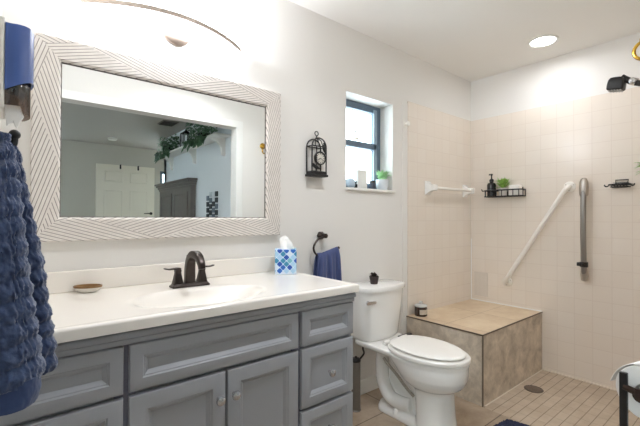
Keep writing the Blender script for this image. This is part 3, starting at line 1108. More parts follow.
tr = thing('towel_ring', 'dark bronze open towel ring on the wall between vanity and toilet', 'towel ring', (1.465, 0, 1.07))
m = MB().loft([[(1.468 + x * k, yy, 1.076 + z * k) for x, z in ((-0.030, 0), (-0.015, 0.024), (0.015, 0.024), (0.030, 0), (0.015, -0.024), (-0.015, -0.024))] for k, yy in ((1, -0.001), (1, -0.008), (0.72, -0.018), (0.55, -0.040), (0.60, -0.055), (0.3, -0.060))], True, True, False)
m.build('post', BRONZE, tr, bevel=0.002)
ry_ = -0.050
m = MB().tube(smooth_path([(1.462, ry_, 1.070), (1.415, ry_, 1.060), (1.382, ry_, 1.025), (1.378, ry_, 0.995), (1.398, ry_, 0.968), (1.44, ry_, 0.962), (1.51, ry_, 0.974), (1.572, ry_, 0.998)], 7), 0.0062, 10)
m.ball((1.574, ry_, 0.999), 0.009, 12)
m.build('ring_arm', BRONZE, tr)

ht = thing('hand_towel', 'small navy hand towel draped over the bronze towel ring', 'towel', (1.475, -0.05, 0.76))
m = MB()


def hangz(x):
    return 0.9645 + max(0, (x - 1.44)) * 0.25 + max(0, 1.40 - x) * 0.5


rings = []
nx = 46
for k in range(0, 27):
    ring = []
    for i in range(nx + 1):
        s = i / nx
        if k <= 13:
            f = (13 - k) / 13
            side = -1
        else:
            f = (k - 13) / 13
            side = 1
        x = 1.404 + 0.160 * s + (s - 0.5) * 0.034 * f
        zt = hangz(1.404 + 0.160 * s) + 0.0095
        z = zt - f * (0.215 if side < 0 else 0.19)
        y = ry_ + side * (0.0085 + 0.006 * min(1, f * 5)) * (1 if 0.02 < f else f * 50 if f > 0 else 0)
        y += min(1, f * 3) * (0.006 * sin(s * 17 + 0.6) + 0.004 * sin(s * 31))
        ring.append((x, y, z))
    rings.append(ring)
m.loft(rings, False, False)
o = m.build('cloth', HANDT, ht, angle=80)
sm = o.modifiers.new('solid', 'SOLIDIFY')
sm.thickness = 0.005
sm.offset = 0


# ================================================================== WINDOW SILL THINGS
def foliage(c, r, hgt, n, ln, wd, mat_, parent, upb=0.5, seed=1, name='foliage'):
    rnd = random.Random(seed)
    m_ = MB()
    c = Vector(c)
    for _ in range(n):
        a = rnd.uniform(0, 2 * pi)
        q = rnd.random() ** 0.6
        h_ = rnd.random()
        p = c + Vector((cos(a) * r * q * (0.5 + 0.5 * h_), sin(a) * r * q * (0.5 + 0.5 * h_), hgt * h_))
        hz = rnd.uniform(0.1, 1.2) * (0.4 + q)
        d_ = Vector((cos(a) * hz, sin(a) * hz, upb + rnd.uniform(-0.3, 0.6)))
        m_.leaf(p, d_, ln * rnd.uniform(0.7, 1.25), wd * rnd.uniform(0.7, 1.2))
    m_.tube([c - Vector((0, 0, 0.02)), c + Vector((0, 0, hgt * .5))], 0.003, 6)
    return m_.build(name, mat_, parent)


sz = WZ0
t = thing('potted_plant', 'small leafy green plant in a white pot on the window sill', 'plant', (2.090, 0.046, sz))
m = MB().lathe([(0.036, 0), (0.044, 0.03), (0.047, 0.072), (0.048, 0.078), (0.044, 0.078), (0.042, 0.066), (0.001, 0.066)], (2.090, 0.046, sz), 28)
m.build('pot', plain('white_pot', srgb(226, 230, 234), 0.4, var=0.02), t)
foliage((2.090, 0.046, sz + 0.07), 0.034, 0.050, 140, 0.044, 0.012, LEAF2, t, 0.8, 3)
m = MB().lathe([(0.024, 0), (0.034, 0.012), (0.037, 0.035), (0.030, 0.058), (0.016, 0.068), (0.012, 0.070), (0.001, 0.070)], (1.762, 0.045, sz), 24)
tag(m.build('ceramic_vase', plain('pale_blue_glaze', srgb(190, 208, 224), 0.3, var=0.05), None, (1.762, 0.045, sz)), 'rounded pale blue vase at the end of the window sill', 'vase')
t = thing('small_bottle', 'tiny dark bottle beside the pale blue vase on the sill', 'bottle', (1.812, 0.040, sz))
MB().lathe([(0.011, 0), (0.012, 0.004), (0.012, 0.026), (0.005, 0.034), (0.005, 0.040)], (1.812, 0.040, sz), 16).build('body', BLACKM, t)
MB().lathe([(0.0065, 0.040), (0.0065, 0.050), (0.001, 0.051)], (1.812, 0.040, sz), 14).build('cap', BLACK, t)
m = MB().prism(rrect(1.848, 1.945, 0.056, 0.084, 0.006), sz, sz + 0.135, 'z')
tag(m.build('pillar_candle', plain('ivory_wax', srgb(250, 250, 244), 0.5, var=0.01), None, (1.9, 0.07, sz)), 'wide ivory block candle in the middle of the window sill', 'candle')
t = thing('glass_jar', 'small dark lidded jar beside the plant pot on the sill', 'jar', (1.997, 0.058, sz))
MB().lathe([(0.022, 0), (0.024, 0.004), (0.024, 0.046), (0.018, 0.052)], (1.997, 0.058, sz), 20).build('body', plain('smoky_jar', srgb(86, 92, 104), 0.15, var=0.3, scale=50), t)
MB().lathe([(0.020, 0.052), (0.020, 0.066), (0.001, 0.067)], (1.997, 0.058, sz), 20).build('lid', BLACKM, t)
t = thing('window_charm', 'tiny hanging star charm on the upper window pane', 'ornament', (1.90, 0.100, 1.80))
m = MB()
st = []
for k in range(10):
    a = pi / 2 + k * pi / 5
    r_ = 0.020 if k % 2 == 0 else 0.008
    st.append((1.900 + r_ * cos(a), 1.800 + r_ * sin(a)))
m.prism(st, 0.126, 0.130, 'y')
m.build('star', plain('pale_charm', srgb(214, 214, 208), 0.4), t)
MB().tube([(1.90, 0.128, 1.818), (1.90, 0.128, 1.962)], 0.0012, 5).build('thread', WHITEPL, t)

# ================================================================== TOILET
TX = 1.865
to = thing('toilet', 'white two-piece elongated toilet between the vanity and the shower bench', 'toilet', (TX, -0.42, 0))


def egg(z, hw, yb, yf, n=44, sq=0.8, frac=0.45):
    pts = []
    L = yb - yf
    yc = yb - L * frac
    for i in range(n):
        a = 2 * pi * i / n
        c_, s_ = cos(a), sin(a)
        y = yc + (s_ * L * frac if s_ > 0 else s_ * L * (1 - frac))
        e = sq if s_ > 0 else 1.0
        x = hw * (abs(c_) ** e) * (1 if c_ >= 0 else -1)
        pts.append((TX + x, y, z))
    return pts


m = MB()
# pedestal column rising into the bowl
m.loft([egg(z, hw, yb, yf) for z, hw, yb, yf in (
    (0.0, 0.126, -0.455, -0.668), (0.015, 0.124, -0.455, -0.666), (0.09, 0.117, -0.455, -0.656), (0.17, 0.113, -0.45, -0.650), (0.222, 0.110, -0.44, -0.650), (0.236, 0.116, -0.42, -0.660),
    (0.246, 0.132, -0.40, -0.680), (0.258, 0.146, -0.38, -0.698), (0.278, 0.160, -0.355, -0.716), (0.308, 0.171, -0.33, -0.729), (0.345, 0.177, -0.295, -0.734), (0.375, 0.178, -0.255, -0.733), (0.390, 0.182, -0.24, -0.738), (0.402, 0.182, -0.24, -0.738), (0.406, 0.178, -0.245, -0.734))])
# rear foot
m.loft([[(TX + x, y, z) for x, y in rrect(-hw, hw, y0, -0.185, 0.05)] for z, hw, y0 in ((0.0, 0.106, -0.58), (0.026, 0.104, -0.58), (0.050, 0.080, -0.56))])
# deck under the tank
m.loft([[(TX + x, y, z) for x, y in rrect(-hw, hw, -0.36, -0.045, 0.05)] for z, hw in ((0.355, 0.10), (0.372, 0.150), (0.390, 0.168), (0.407, 0.170), (0.411, 0.165))])
# core web and the trapway bulge
m.loft([[(TX + x, y, z) for x, y in rrect(-0.034, 0.034, -0.50, -0.20, 0.03)] for z in (0.02, 0.20, 0.38)])
for s in (-1, 1):
    m.tube(smooth_path([(TX + s * 0.070, -0.225, 0.375), (TX + s * 0.072, -0.215, 0.29), (TX + s * 0.072, -0.225, 0.18), (TX + s * 0.070, -0.27, 0.105), (TX + s * 0.066, -0.34, 0.085), (TX + s * 0.052, -0.42, 0.090)], 6), [0.040] * 31, 16)
    m.tube(smooth_path([(TX + s * 0.105, -0.30, 0.375), (TX + s * 0.085, -0.38, 0.30), (TX + s * 0.068, -0.46, 0.20), (TX + s * 0.06, -0.50, 0.12)], 6), [0.020] * 19, 14)
o = m.build('bowl', CERAM, to)
rm = o.modifiers.new('merge', 'REMESH')
rm.mode = 'VOXEL'
rm.voxel_size = 0.0058
rm.use_smooth_shade = True
sm = o.modifiers.new('soften', 'SMOOTH')
sm.factor = 0.5
sm.iterations = 5
for s in (-1, 1):
    MB().lathe([(0.016, 0.024), (0.016, 0.046), (0.011, 0.056), (0.001, 0.059)], (TX + s * 0.093, -0.340, 0), 18).build('bolt_cap', CERAM, to)
# ribbed hose along the bowl
m = MB()
hp = smooth_path([(1.728, -0.285, 0.352), (1.735, -0.308, 0.322), (1.748, -0.372, 0.268), (1.757, -0.424, 0.218), (1.766, -0.476, 0.178)], 12)
m.tube(hp, [0.0082 + 0.0012 * (i % 2) for i in range(len(hp))], 12)
m.build('spray_hose', plain('braided_hose', srgb(160, 152, 140), 0.5, var=0.3, scale=120), to)


def tankring(z, hw, yf, bowf):
    pts = []
    n = 14
    for i in range(n + 1):
        a = -1 + 2 * i / n
        q = abs(a)
        yy = yf + 0.012 - (bowf + 0.016) * (1 - a * a)
        if q > 0.84:
            yy += 0.040 * ((q - 0.84) / 0.16) ** 2
        pts.append((TX - 0.005 + a * hw, yy, z))
    pts += [(TX - 0.005 + hw, -0.028, z), (TX - 0.005 + hw - 0.02, -0.02, z), (TX - 0.005 - hw + 0.02, -0.02, z), (TX - 0.005 - hw, -0.028, z)]
    return pts


MB().loft([tankring(z, hw, yf, b_) for z, hw, yf, b_ in ((0.408, 0.140, -0.160, 0.018), (0.418, 0.160, -0.172, 0.020), (0.44, 0.168, -0.176, 0.022), (0.55, 0.182, -0.184, 0.024), (0.66, 0.194, -0.190, 0.026), (0.722, 0.200, -0.193, 0.026))]).build('tank', CERAM, to, angle=50)
MB().loft([tankring(z, hw, yf, b_) for z, hw, yf, b_ in ((0.7205, 0.196, -0.193, 0.026), (0.7235, 0.204, -0.201, 0.028), (0.742, 0.206, -0.204, 0.029), (0.752, 0.203, -0.201, 0.028), (0.757, 0.194, -0.192, 0.026))]).build('tank_lid', CERAM, to, angle=40)
m = MB().lathe([(0.014, 0.0), (0.014, -0.008), (0.009, -0.012)], (TX - 0.182, -0.1945, 0.665), 18, 'y')
m.loft([[(TX - 0.182 + s, -0.207 + yy, 0.665 + z_) for yy, z_ in ((-0.005, -hh), (0.004, -hh), (0.004, hh), (-0.005, hh))] for s, hh in ((-0.020, 0.007), (-0.005, 0.011), (0.02, 0.0095), (0.048, 0.008), (0.062, 0.005))], True, True, False)
m.build('flush_handle', CHROME, to, bevel=0.002)
MB().loft([egg(z, hw, yb, yf, sq=0.75) for z, hw, yb, yf in ((0.4040, 0.170, -0.280, -0.726), (0.4085, 0.170, -0.280, -0.726), (0.4090, 0.184, -0.268, -0.741), (0.4110, 0.186, -0.267, -0.743), (0.424, 0.186, -0.266, -0.743), (0.4290, 0.181, -0.270, -0.738))]).build('seat', SEATP, to)
MB().loft([egg(z, hw, yb, yf, sq=0.75) for z, hw, yb, yf in ((0.4285, 0.130, -0.306, -0.684), (0.4370, 0.130, -0.306, -0.684), (0.4375, 0.163, -0.275, -0.719), (0.4390, 0.164, -0.274, -0.720), (0.4430, 0.162, -0.276, -0.717), (0.4485, 0.150, -0.287, -0.703), (0.4515, 0.115, -0.31, -0.66), (0.4525, 0.05, -0.40, -0.56))]).build('seat_lid', SEATP, to)
m = MB().prism(rrect(TX + 0.060, TX + 0.185, -0.254, -0.226, 0.011), 0.4095, 0.428, 'z')
m.build('dark_bar', BLACKM, to, bevel=0.003)  # short dark bar behind the seat
for s in (-1, 1):
    MB().lathe([(0.013, 0), (0.013, 0.048), (0.010, 0.052)], (TX + s * 0.085 - 0.024, -0.262, 0.424), 14, 'x').build('hinge', SEATP, to)

t = thing('succulent_pot', 'tiny dark potted succulent on the toilet tank lid', 'plant', (1.825, -0.118, 0.757))
m = MB().lathe([(0.022, 0), (0.024, 0.004), (0.030, 0.044), (0.032, 0.046), (0.031, 0.050), (0.027, 0.050), (0.026, 0.042), (0.001, 0.042)], (1.825, -0.118, 0.757), 22)
m.build('pot', plain('dark_brown_pot', srgb(56, 44, 42), 0.6, var=0.2), t)
foliage((1.825, -0.118, 0.797), 0.024, 0.018, 70, 0.024, 0.013, plain('dark_succulent', srgb(62, 52, 46), 0.6, var=0.4, scale=60), t, 0.7, 5)

t = thing('water_supply_line', 'thin black water hose running from the toilet tank to the wall valve', 'hose', (1.75, -0.02, 0.2))
m = MB().tube(smooth_path([(1.735, -0.115, 0.4065), (1.735, -0.112, 0.385), (1.742, -0.10, 0.35), (1.772, -0.08, 0.31), (1.772, -0.055, 0.275), (1.745, -0.042, 0.245), (1.712, -0.040, 0.235)], 7), 0.006, 10)
m.build('hose', BLACKM, t)
MB().lathe([(0.013, 0), (0.013, 0.022)], (1.735, -0.115, 0.3845), 8).build('nut', BLACKM, t)
m = MB().lathe([(0.022, -0.001), (0.022, -0.005), (0.009, -0.007), (0.009, -0.05)], (1.708, 0, 0.235), 18, 'y')
m.lathe([(0.014, 0), (0.014, 0.016)], (1.690, -0.04, 0.235), 14, 'x', True, 0.7, 1.2)
m.build('stop_valve', CHROME, t)

t = thing('toilet_brush_holder', 'slim grey metal toilet brush holder on the floor beside the vanity', 'toilet brush', (1.655, -0.125, 0))
m = MB().lathe([(0.031, 0), (0.032, 0.004), (0.028, 0.008), (0.028, 0.292), (0.029, 0.300), (0.026, 0.300)], (1.655, -0.125, 0), 28)
m.build('canister', plain('grey_steel', srgb(134, 128, 122), 0.4, metal=0.7, var=0.08), t)
m = MB().lathe([(0.029, 0.300), (0.030, 0.308), (0.024, 0.318), (0.008, 0.322), (0.006, 0.33), (0.001, 0.331)], (1.655, -0.125, 0), 24)
m.build('lid', BLACKM, t)

# ================================================================== SHOWER FITTINGS
TS = BX - 0.010      # tile face of the end wall
t = thing('candle_jar', 'dark amber candle jar with a glass lid on the shower bench corner', 'jar', (2.395, -0.072, 0.4515))
jz = 0.4505
MB().lathe([(0.044, 0), (0.047, 0.004), (0.047, 0.066), (0.044, 0.070), (0.040, 0.066), (0.001, 0.06)], (2.395, -0.072, jz), 28).build('jar_body', plain('dark_amber_wax', srgb(56, 40, 32), 0.12, var=0.2, coat=0.5), t)
m = MB()
rings = []
for zz in (0.016, 0.052):
    rings.append([(2.395 + 0.0476 * cos(a), -0.072 + 0.0476 * sin(a), jz + zz) for a in [radians(205 + 4 * k) for k in range(22)]])
m.loft(rings, False, False).build('jar_label', plain('cream_label', srgb(196, 184, 168), 0.7, var=0.3, scale=90), t)
m = MB().lathe([(0.046, 0.070), (0.048, 0.074), (0.046, 0.080), (0.030, 0.086), (0.010, 0.088), (0.009, 0.094), (0.014, 0.100), (0.012, 0.107), (0.001, 0.109)], (2.395, -0.072, jz), 28)
m.build('jar_lid', plain('frosted_glass_lid', srgb(206, 206, 202), 0.15, var=0.05), t)

tb = thing('ceramic_towel_bar', 'white towel bar with chunky posts on the shower side wall', 'towel bar', (2.9, -0.01, 1.43))
for x in (2.562, 3.125):
    m = MB()
    m.loft([[(x + a * hx, yy, 1.425 + b_ * hz) for a, b_ in ((-1, -1), (1, -1), (1, 1), (-1, 1))] for hx, hz, yy in ((0.034, 0.055, -0.0105), (0.034, 0.055, -0.018), (0.024, 0.036, -0.034), (0.018, 0.024, -0.060), (0.019, 0.024, -0.092), (0.016, 0.020, -0.096))], True, True, False)
    m.build('post', CERAM, tb, bevel=0.004)
MB().tube([(2.562, -0.075, 1.425), (3.125, -0.075, 1.425)], 0.0115, 16).build('bar', WHITEPL, tb)

gb_ = thing('grab_bar', 'long white grab bar mounted diagonally on the tiled end wall', 'grab bar', (TS, -0.55, 1.04))
pA, pB = Vector((TS, -0.795, 1.425)), Vector((TS, -0.335, 0.655))
dA = (pB - pA).normalized()
OUTV = Vector((-0.058, 0, 0))
path = ([pA + Vector((-0.006, 0, 0)), pA + OUTV * .55, pA + OUTV * 0.95 + dA * 0.025, pA + OUTV + dA * 0.07, pA + OUTV + dA * 0.3, pB + OUTV - dA * 0.3, pB + OUTV - dA * 0.07, pB + OUTV * 0.95 - dA * 0.025, pB + OUTV * .55, pB + Vector((-0.006, 0, 0))])
MB().tube(path, 0.0175, 18).build('bar', WHITEPL, gb_)
for p in (pA, pB):
    m = MB().lathe([(0.040, 0.0), (0.040, -0.006), (0.033, -0.010), (0.020, -0.012)], p, 28, 'x')
    fl = m.build('flange', WHITEPL, gb_)
    for k in range(3):
        a = k * 2 * pi / 3 + 0.6
        m = MB().lathe([(0.004, 0), (0.004, -0.003), (0.001, -0.004)], p + Vector((-0.009, cos(a) * 0.029, sin(a) * 0.029)), 10, 'x')
        m.build('screw', NICKEL, fl)

sb = thing('shower_rail', 'vertical brushed steel rail with a dark lower clip on the end wall', 'shower rail', (TS, -0.897, 1.1))
ry = -0.897
RXX = TS - 0.050
m = MB()
rings = []
for k in range(21):
    s = k / 20
    z = 0.775 + s * (1.455 - 0.775)
    bowx = RXX - 0.016 * sin(pi * s)
    rings.append([(bowx + 0.013 * cos(a), ry + 0.0185 * sin(a), z) for a in [2 * pi * i / 18 for i in range(18)]])
m.loft(rings).build('pole', STEEL, sb)
SATN = plain('satin_nickel', srgb(186, 178, 170), 0.3, metal=1, var=0.05)
for z0, prof in ((1.350, ((0.0, 0.024), (0.010, 0.028), (0.06, 0.030), (0.10, 0.027), (0.125, 0.018), (0.130, 0.008))), (0.735, ((0.0, 0.010), (0.006, 0.020), (0.05, 0.024), (0.085, 0.022), (0.09, 0.020)))):
    m = MB()
    m.loft([[(RXX + 0.004 + rr_ * 0.75 * cos(a), ry + rr_ * sin(a), z0 + hz) for a in [2 * pi * i / 20 for i in range(20)]] for hz, rr_ in prof])
    zc = z0 + (0.075 if z0 > 1 else 0.035)
    m.tube([(RXX, ry, zc), (TS, ry, zc)], 0.014, 14)
    m.build('end_mount', SATN, sb)
m = MB().tube([(RXX - 0.018, ry, 0.853), (RXX - 0.028, ry + 0.008, 0.853)], 0.014, 16)
m.tube([(RXX - 0.022, ry + 0.006, 0.858), (RXX - 0.026, ry + 0.036, 0.858)], [0.016, 0.013], 16)
m.tube([(RXX, ry, 0.838), (RXX, ry, 0.874)], 0.025, 18)
m.build('clip_knob', BLACKM, sb)

# wire caddy with its things
cz0, cz1 = 1.366, 1.421
cyA, cyB = -0.178, -0.490
cxo, cxi = TS - 0.105, TS - 0.006
wc = thing('wire_caddy', 'black wire shelf basket on the tiled end wall by the corner', 'shower caddy', (TS, -0.31, cz0))
m = MB()


def loopwire(z, r_=0.0042):
    pts = [(x, y, z) for x, y in rrect(cxo, cxi, cyB, cyA, 0.025, 4)]
    m.tube(pts, r_, 8, True)


loopwire(cz1, 0.0052)
loopwire(cz0 + 0.004)
for k in range(11):
    y = cyB + 0.03 + (cyA - cyB - 0.06) * k / 10
    m.tube([(cxi, y, cz0 + 0.004), (cxo, y, cz0 + 0.004)], 0.0026, 6)
for k in range(7):
    y = cyB + 0.02 + (cyA - cyB - 0.04) * k / 6
    m.tube([(cxo, y, cz0 + 0.004), (cxo, y, cz1)], 0.003, 6)
for y in (cyA, cyB):
    for x in (cxo + 0.03, cxi - 0.02):
        m.tube([(x, y, cz0 + 0.004), (x, y, cz1)], 0.003, 6)
m.build('basket', BLACK, wc)
for y in (cyA + 0.004, cyB - 0.004):
    MB().tube(smooth_path([(cxo + 0.02, y, cz1), (cxo + 0.004, y + (0.006 if y > -0.3 else -0.006), cz1 - 0.002), (cxo - 0.004, y + (0.009 if y > -0.3 else -0.009), cz1 + 0.014)], 5), 0.004, 8).build('side_hook', BLACK, wc)
MB().box(cxi + 0.001, TS, -0.38, -0.28, cz0 + 0.01, cz1 + 0.006).build('wall_plate', BLACK, wc)
fz0 = cz0 + 0.0072
t = thing('soap_bottle', 'black pump soap bottle in the wire shelf basket', 'bottle', (TS - 0.06, -0.228, fz0))
m = MB().lathe([(0.033, 0), (0.036, 0.004), (0.036, 0.098), (0.030, 0.112), (0.015, 0.120), (0.014, 0.128)], (TS - 0.06, -0.228, fz0), 26)
m.build('body', plain('black_bottle', srgb(22, 24, 27), 0.22, var=0.1), t)
m = MB()
rings = []
for zz in (0.052, 0.056):
    rings.append([(TS - 0.06 + 0.0364 * cos(a), -0.228 + 0.0364 * sin(a), fz0 + zz) for a in [radians(130 + 5 * k) for k in range(30)]])
m.loft(rings, False, False).build('label_line', plain('pale_label_print', srgb(120, 130, 136), 0.6), t)
m = MB().lathe([(0.017, 0.126), (0.018, 0.142), (0.012, 0.148), (0.006, 0.152), (0.005, 0.178), (0.009, 0.180), (0.010, 0.192), (0.004, 0.195)], (TS - 0.06, -0.228, fz0), 18)
m.tube([(TS - 0.06, -0.228, fz0 + 0.187), (TS - 0.10, -0.230, fz0 + 0.186), (TS - 0.106, -0.230, fz0 + 0.178)], [0.0055, 0.0045, 0.004], 8)
m.build('pump', BLACK, t)
t = thing('potted_herb', 'bushy green plant in a white pot inside the wire shelf basket', 'plant', (TS - 0.058, -0.325, fz0))
MB().lathe([(0.028, 0), (0.033, 0.03), (0.037, 0.066), (0.034, 0.066), (0.032, 0.058), (0.001, 0.058)], (TS - 0.058, -0.325, fz0), 24).build('pot', plain('grey_white_pot', srgb(214, 208, 202), 0.5, var=0.05), t)
foliage((TS - 0.058, -0.325, fz0 + 0.060), 0.040, 0.062, 150, 0.046, 0.013, LEAF, t, 0.8, 8)
m = MB().loft([[(TS - 0.056 + x, -0.424 + y, fz0 + zz) for x, y in rrect(-a, a, -b_, b_, 0.012)] for a, b_, zz in ((0.034, 0.040, 0), (0.037, 0.043, 0.006), (0.037, 0.043, 0.080), (0.033, 0.039, 0.086))])
tag(m.build('soap_block', plain('white_box_card', srgb(234, 230, 224), 0.6, var=0.03), None, (TS - 0.056, -0.421, fz0)), 'white rounded box beside the plant in the wire shelf basket', 'box')

t = thing('soap_rack', 'small empty black wire soap rack on the end wall', 'soap rack', (TS, -1.09, 1.418))
m = MB()
yA, yB = -1.050, -1.165
xo, xi = TS - 0.085, TS - 0.005
m.tube([(x, y, 1.420) for x, y in rrect(xo, xi, yB, yA, 0.012, 3)], 0.0042, 8, True)
m.tube([(x, y, 1.404) for x, y in rrect(xo + 0.008, xi - 0.004, yB + 0.008, yA - 0.008, 0.010, 3)], 0.003, 8, True)
for k in range(6):
    y = yB + 0.015 + (yA - yB - 0.03) * k / 5
    m.tube([(xi - 0.004, y, 1.404), (xo + 0.008, y, 1.404), (xo, y, 1.420)], 0.0028, 6)
m.tube([(xi, yB + 0.03, 1.420), (xi, yB + 0.022, 1.454), (xi, yA - 0.022, 1.454), (xi, yA - 0.028, 1.420)], 0.0038, 8)
m.tube([(xi, yB + 0.02, 1.433), (xi, yA - 0.02, 1.433)], 0.003, 8)
m.build('wire_tray', BLACK, t)
for y, s in ((yA, 1), (yB, -1)):
    MB().tube(smooth_path([(xo + 0.02, y, 1.418), (xo + 0.014, y + s * 0.010, 1.408), (xo + 0.010, y + s * 0.020, 1.410), (xo + 0.008, y + s * 0.024, 1.421)], 5), 0.0042, 8).build('side_hook', BLACK, t)
MB().box(TS - 0.003, TS - 0.0005, -1.135, -1.055, 1.40, 1.44).build('adhesive_plate', CLEAR, t)

# plant further along the end wall, in a small wall pot
t = thing('wall_plant', 'green spiky plant on the end wall beyond the black soap rack', 'plant', (TS, -1.29, 1.41))
m = MB().lathe([(0.030, 0), (0.036, 0.03), (0.044, 0.075), (0.046, 0.080), (0.042, 0.080), (0.040, 0.07), (0.001, 0.07)], (TS - 0.052, -1.290, 1.41), 24)
m.box(TS - 0.012, TS, -1.315, -1.265, 1.42, 1.48)
m.build('pot', WHITEPL, t)
foliage((TS - 0.052, -1.275, 1.487), 0.042, 0.06, 170, 0.070, 0.013, LEAF, t, 0.15, 11)

# hand shower
sh = thing('hand_shower', 'black hand shower head on a chrome joint above the shower', 'shower head', (2.5, -1.49, 1.86))
hd = Matrix.Rotation(radians(9), 3, 'X')
cH = Vector((2.50, -1.243, 1.915))
rings = []
for zz, a, b_ in ((-0.050, 0.036, 0.040), (-0.044, 0.042, 0.046), (-0.012, 0.043, 0.046), (0.014, 0.042, 0.043), (0.028, 0.037, 0.036), (0.034, 0.026, 0.024)):
    rings.append([cH + hd @ (Vector((x, y, zz)) * 0.80) for x, y in rrect(-a, a, -b_, b_, 0.012)])
MB().loft(rings).build('head', BLACK, sh)
m = MB()
for i in range(5):
    for j in range(5):
        m.lathe([(0.0038, 0.0), (0.0032, -0.007), (0.001, -0.008)], cH + hd @ (Vector((-0.028 + 0.014 * i, -0.032 + 0.016 * j, -0.049)) * 0.80), 8, 'z', True, 1, 1, hd)
m.build('nozzles', plain('pale_rubber', srgb(196, 192, 186), 0.6), sh)
hpth = smooth_path([cH + Vector((0, -0.020, 0.022)), (2.50, -1.285, 1.920), (2.50, -1.320, 1.895), (2.50, -1.40, 1.862), (2.50, -1.470, 1.832)], 7)
MB().tube(hpth, [0.018 - 0.003 * min(1, i / 10) for i in range(len(hpth))], 16).build('handle', BLACK, sh)
m = MB().tube([(2.50, -1.303, 1.909), (2.50, -1.325, 1.896)], 0.0195, 18)
m.lathe([(0.013, 0), (0.014, -0.016), (0.008, -0.020)], (2.485, -1.312, 1.902), 14, 'x')
m.build('joint', CHROME, sh)
m = MB().lathe([(0.032, 0), (0.032, 0.006), (0.020, 0.012), (0.016, 0.05)], (2.50, -1.4955, 1.826), 22, 'y')
m.build('wall_bracket', CHROME, sh)

# brass hook and ring on the entry wall (also seen in the mirror)
t = thing('brass_ring_hook', 'polished brass ring hanging from a brass wall plate by the shower', 'hook', (1.92, -1.5, 1.86))
m = MB().lathe([(0.030, 0), (0.030, 0.006), (0.022, 0.012), (0.009, 0.016), (0.008, 0.050), (0.012, 0.054), (0.010, 0.062), (0.001, 0.064)], (1.922, -1.505, 1.893), 26, 'y')
m.build('wall_plate', BRASS, t)
MB().tube(arc((1.917, -1.4615, 1.852), 0.037, 0, 360, 32, 'yz')[:-1], 0.0065, 10, True).build('ring', BRASS, t)

# ribbed tile panel low on the end wall, small knob on the white strip
t = thing('vent_panel', 'small grey ribbed panel in the tile above the bench corner', 'vent', (TS, -0.087, 0.49))
m = MB().box(TS - 0.004, TS, -0.164, -0.040, 0.495, 0.705)
m.build('plate', plain('grey_vent', srgb(214, 204, 192), 0.5, var=0.02), t)
m = MB()
for k in range(10):
    y = -0.159 + k * 0.0122
    m.box(TS - 0.0065, TS - 0.004, y, y + 0.005, 0.50, 0.695)
m.build('ribs', plain('grey_vent_rib', srgb(222, 213, 202), 0.5, var=0.02), t)
m = MB().lathe([(0.020, 0), (0.020, -0.006), (0.010, -0.010), (0.010, -0.022), (0.018, -0.030), (0.016, -0.038), (0.001, -0.040)], (2.285, -0.004, 1.893), 20, 'y')
tag(m.build('robe_peg', WHITEPL, None, (2.285, -0.004, 1.893)), 'small round white peg high on the strip beside the shower tile', 'hook')

# floor drain
DRN = plain('worn_bronze_drain', srgb(104, 90, 80), 0.5, metal=0.25, var=0.25, scale=80)
t = thing('floor_drain', 'round dark bronze drain in the shower floor', 'drain', (2.815, -0.702, 0))
MB().lathe([(0.060, 0.0005), (0.060, 0.003), (0.056, 0.0045), (0.050, 0.0045), (0.049, 0.0015), (0.001, 0.0015)], (2.815, -0.702, 0), 36).build('ring', DRN, t)
m = MB()
for k in range(7):
    x = -0.042 + k * 0.014
    hl = math.sqrt(0.05 ** 2 - x * x) - 0.002
    m.box(2.815 + x - 0.0032, 2.815 + x + 0.0032, -0.702 - hl, -0.702 + hl, 0.0012, 0.0042)
m.build('grate', plain('drain_grate', srgb(150, 134, 120), 0.45, metal=0.3, var=0.2, scale=80), t)

# bath mat at the shower edge
m = MB()
rnd = random.Random(4)
x0, x1, y0, y1 = 1.66, 2.278, -1.20, -0.753
nx_, ny_ = 110, 74
g = []
for i in range(nx_ + 1):
    row = []
    for j in range(ny_ + 1):
        u, v = i / nx_ * 2 - 1, j / ny_ * 2 - 1
        # squared circle mapping towards rounded corners
        k = 0.20
        uu_ = u * math.sqrt(1 - k * v * v)
        vv_ = v * math.sqrt(1 - k * u * u)
        e = min(1, (1 - max(abs(u), abs(v))) / 0.06)
        z = 0.004 + 0.020 * math.sqrt(max(0, 1 - (1 - e) ** 2)) + (rnd.uniform(-0.005, 0.004) if e > 0 else 0)
        row.append(m.b.verts.new(((x0 + x1) / 2 + uu_ * (x1 - x0) / 2, (y0 + y1) / 2 + vv_ * (y1 - y0) / 2, max(0.002, z))))
    g.append(row)
for i in range(nx_):
    for j in range(ny_):
        m.b.faces.new((g[i][j], g[i + 1][j], g[i + 1][j + 1], g[i][j + 1])).smooth = True
o = m.build('bath_mat', RUGM, None, (1.95, -0.97, 0), angle=180)
sd_ = o.modifiers.new('solid', 'SOLIDIFY')
sd_.thickness = 0.002
sd_.offset = -1
tag(o, 'dark navy shaggy bath mat on the floor at the shower edge', 'bath mat')

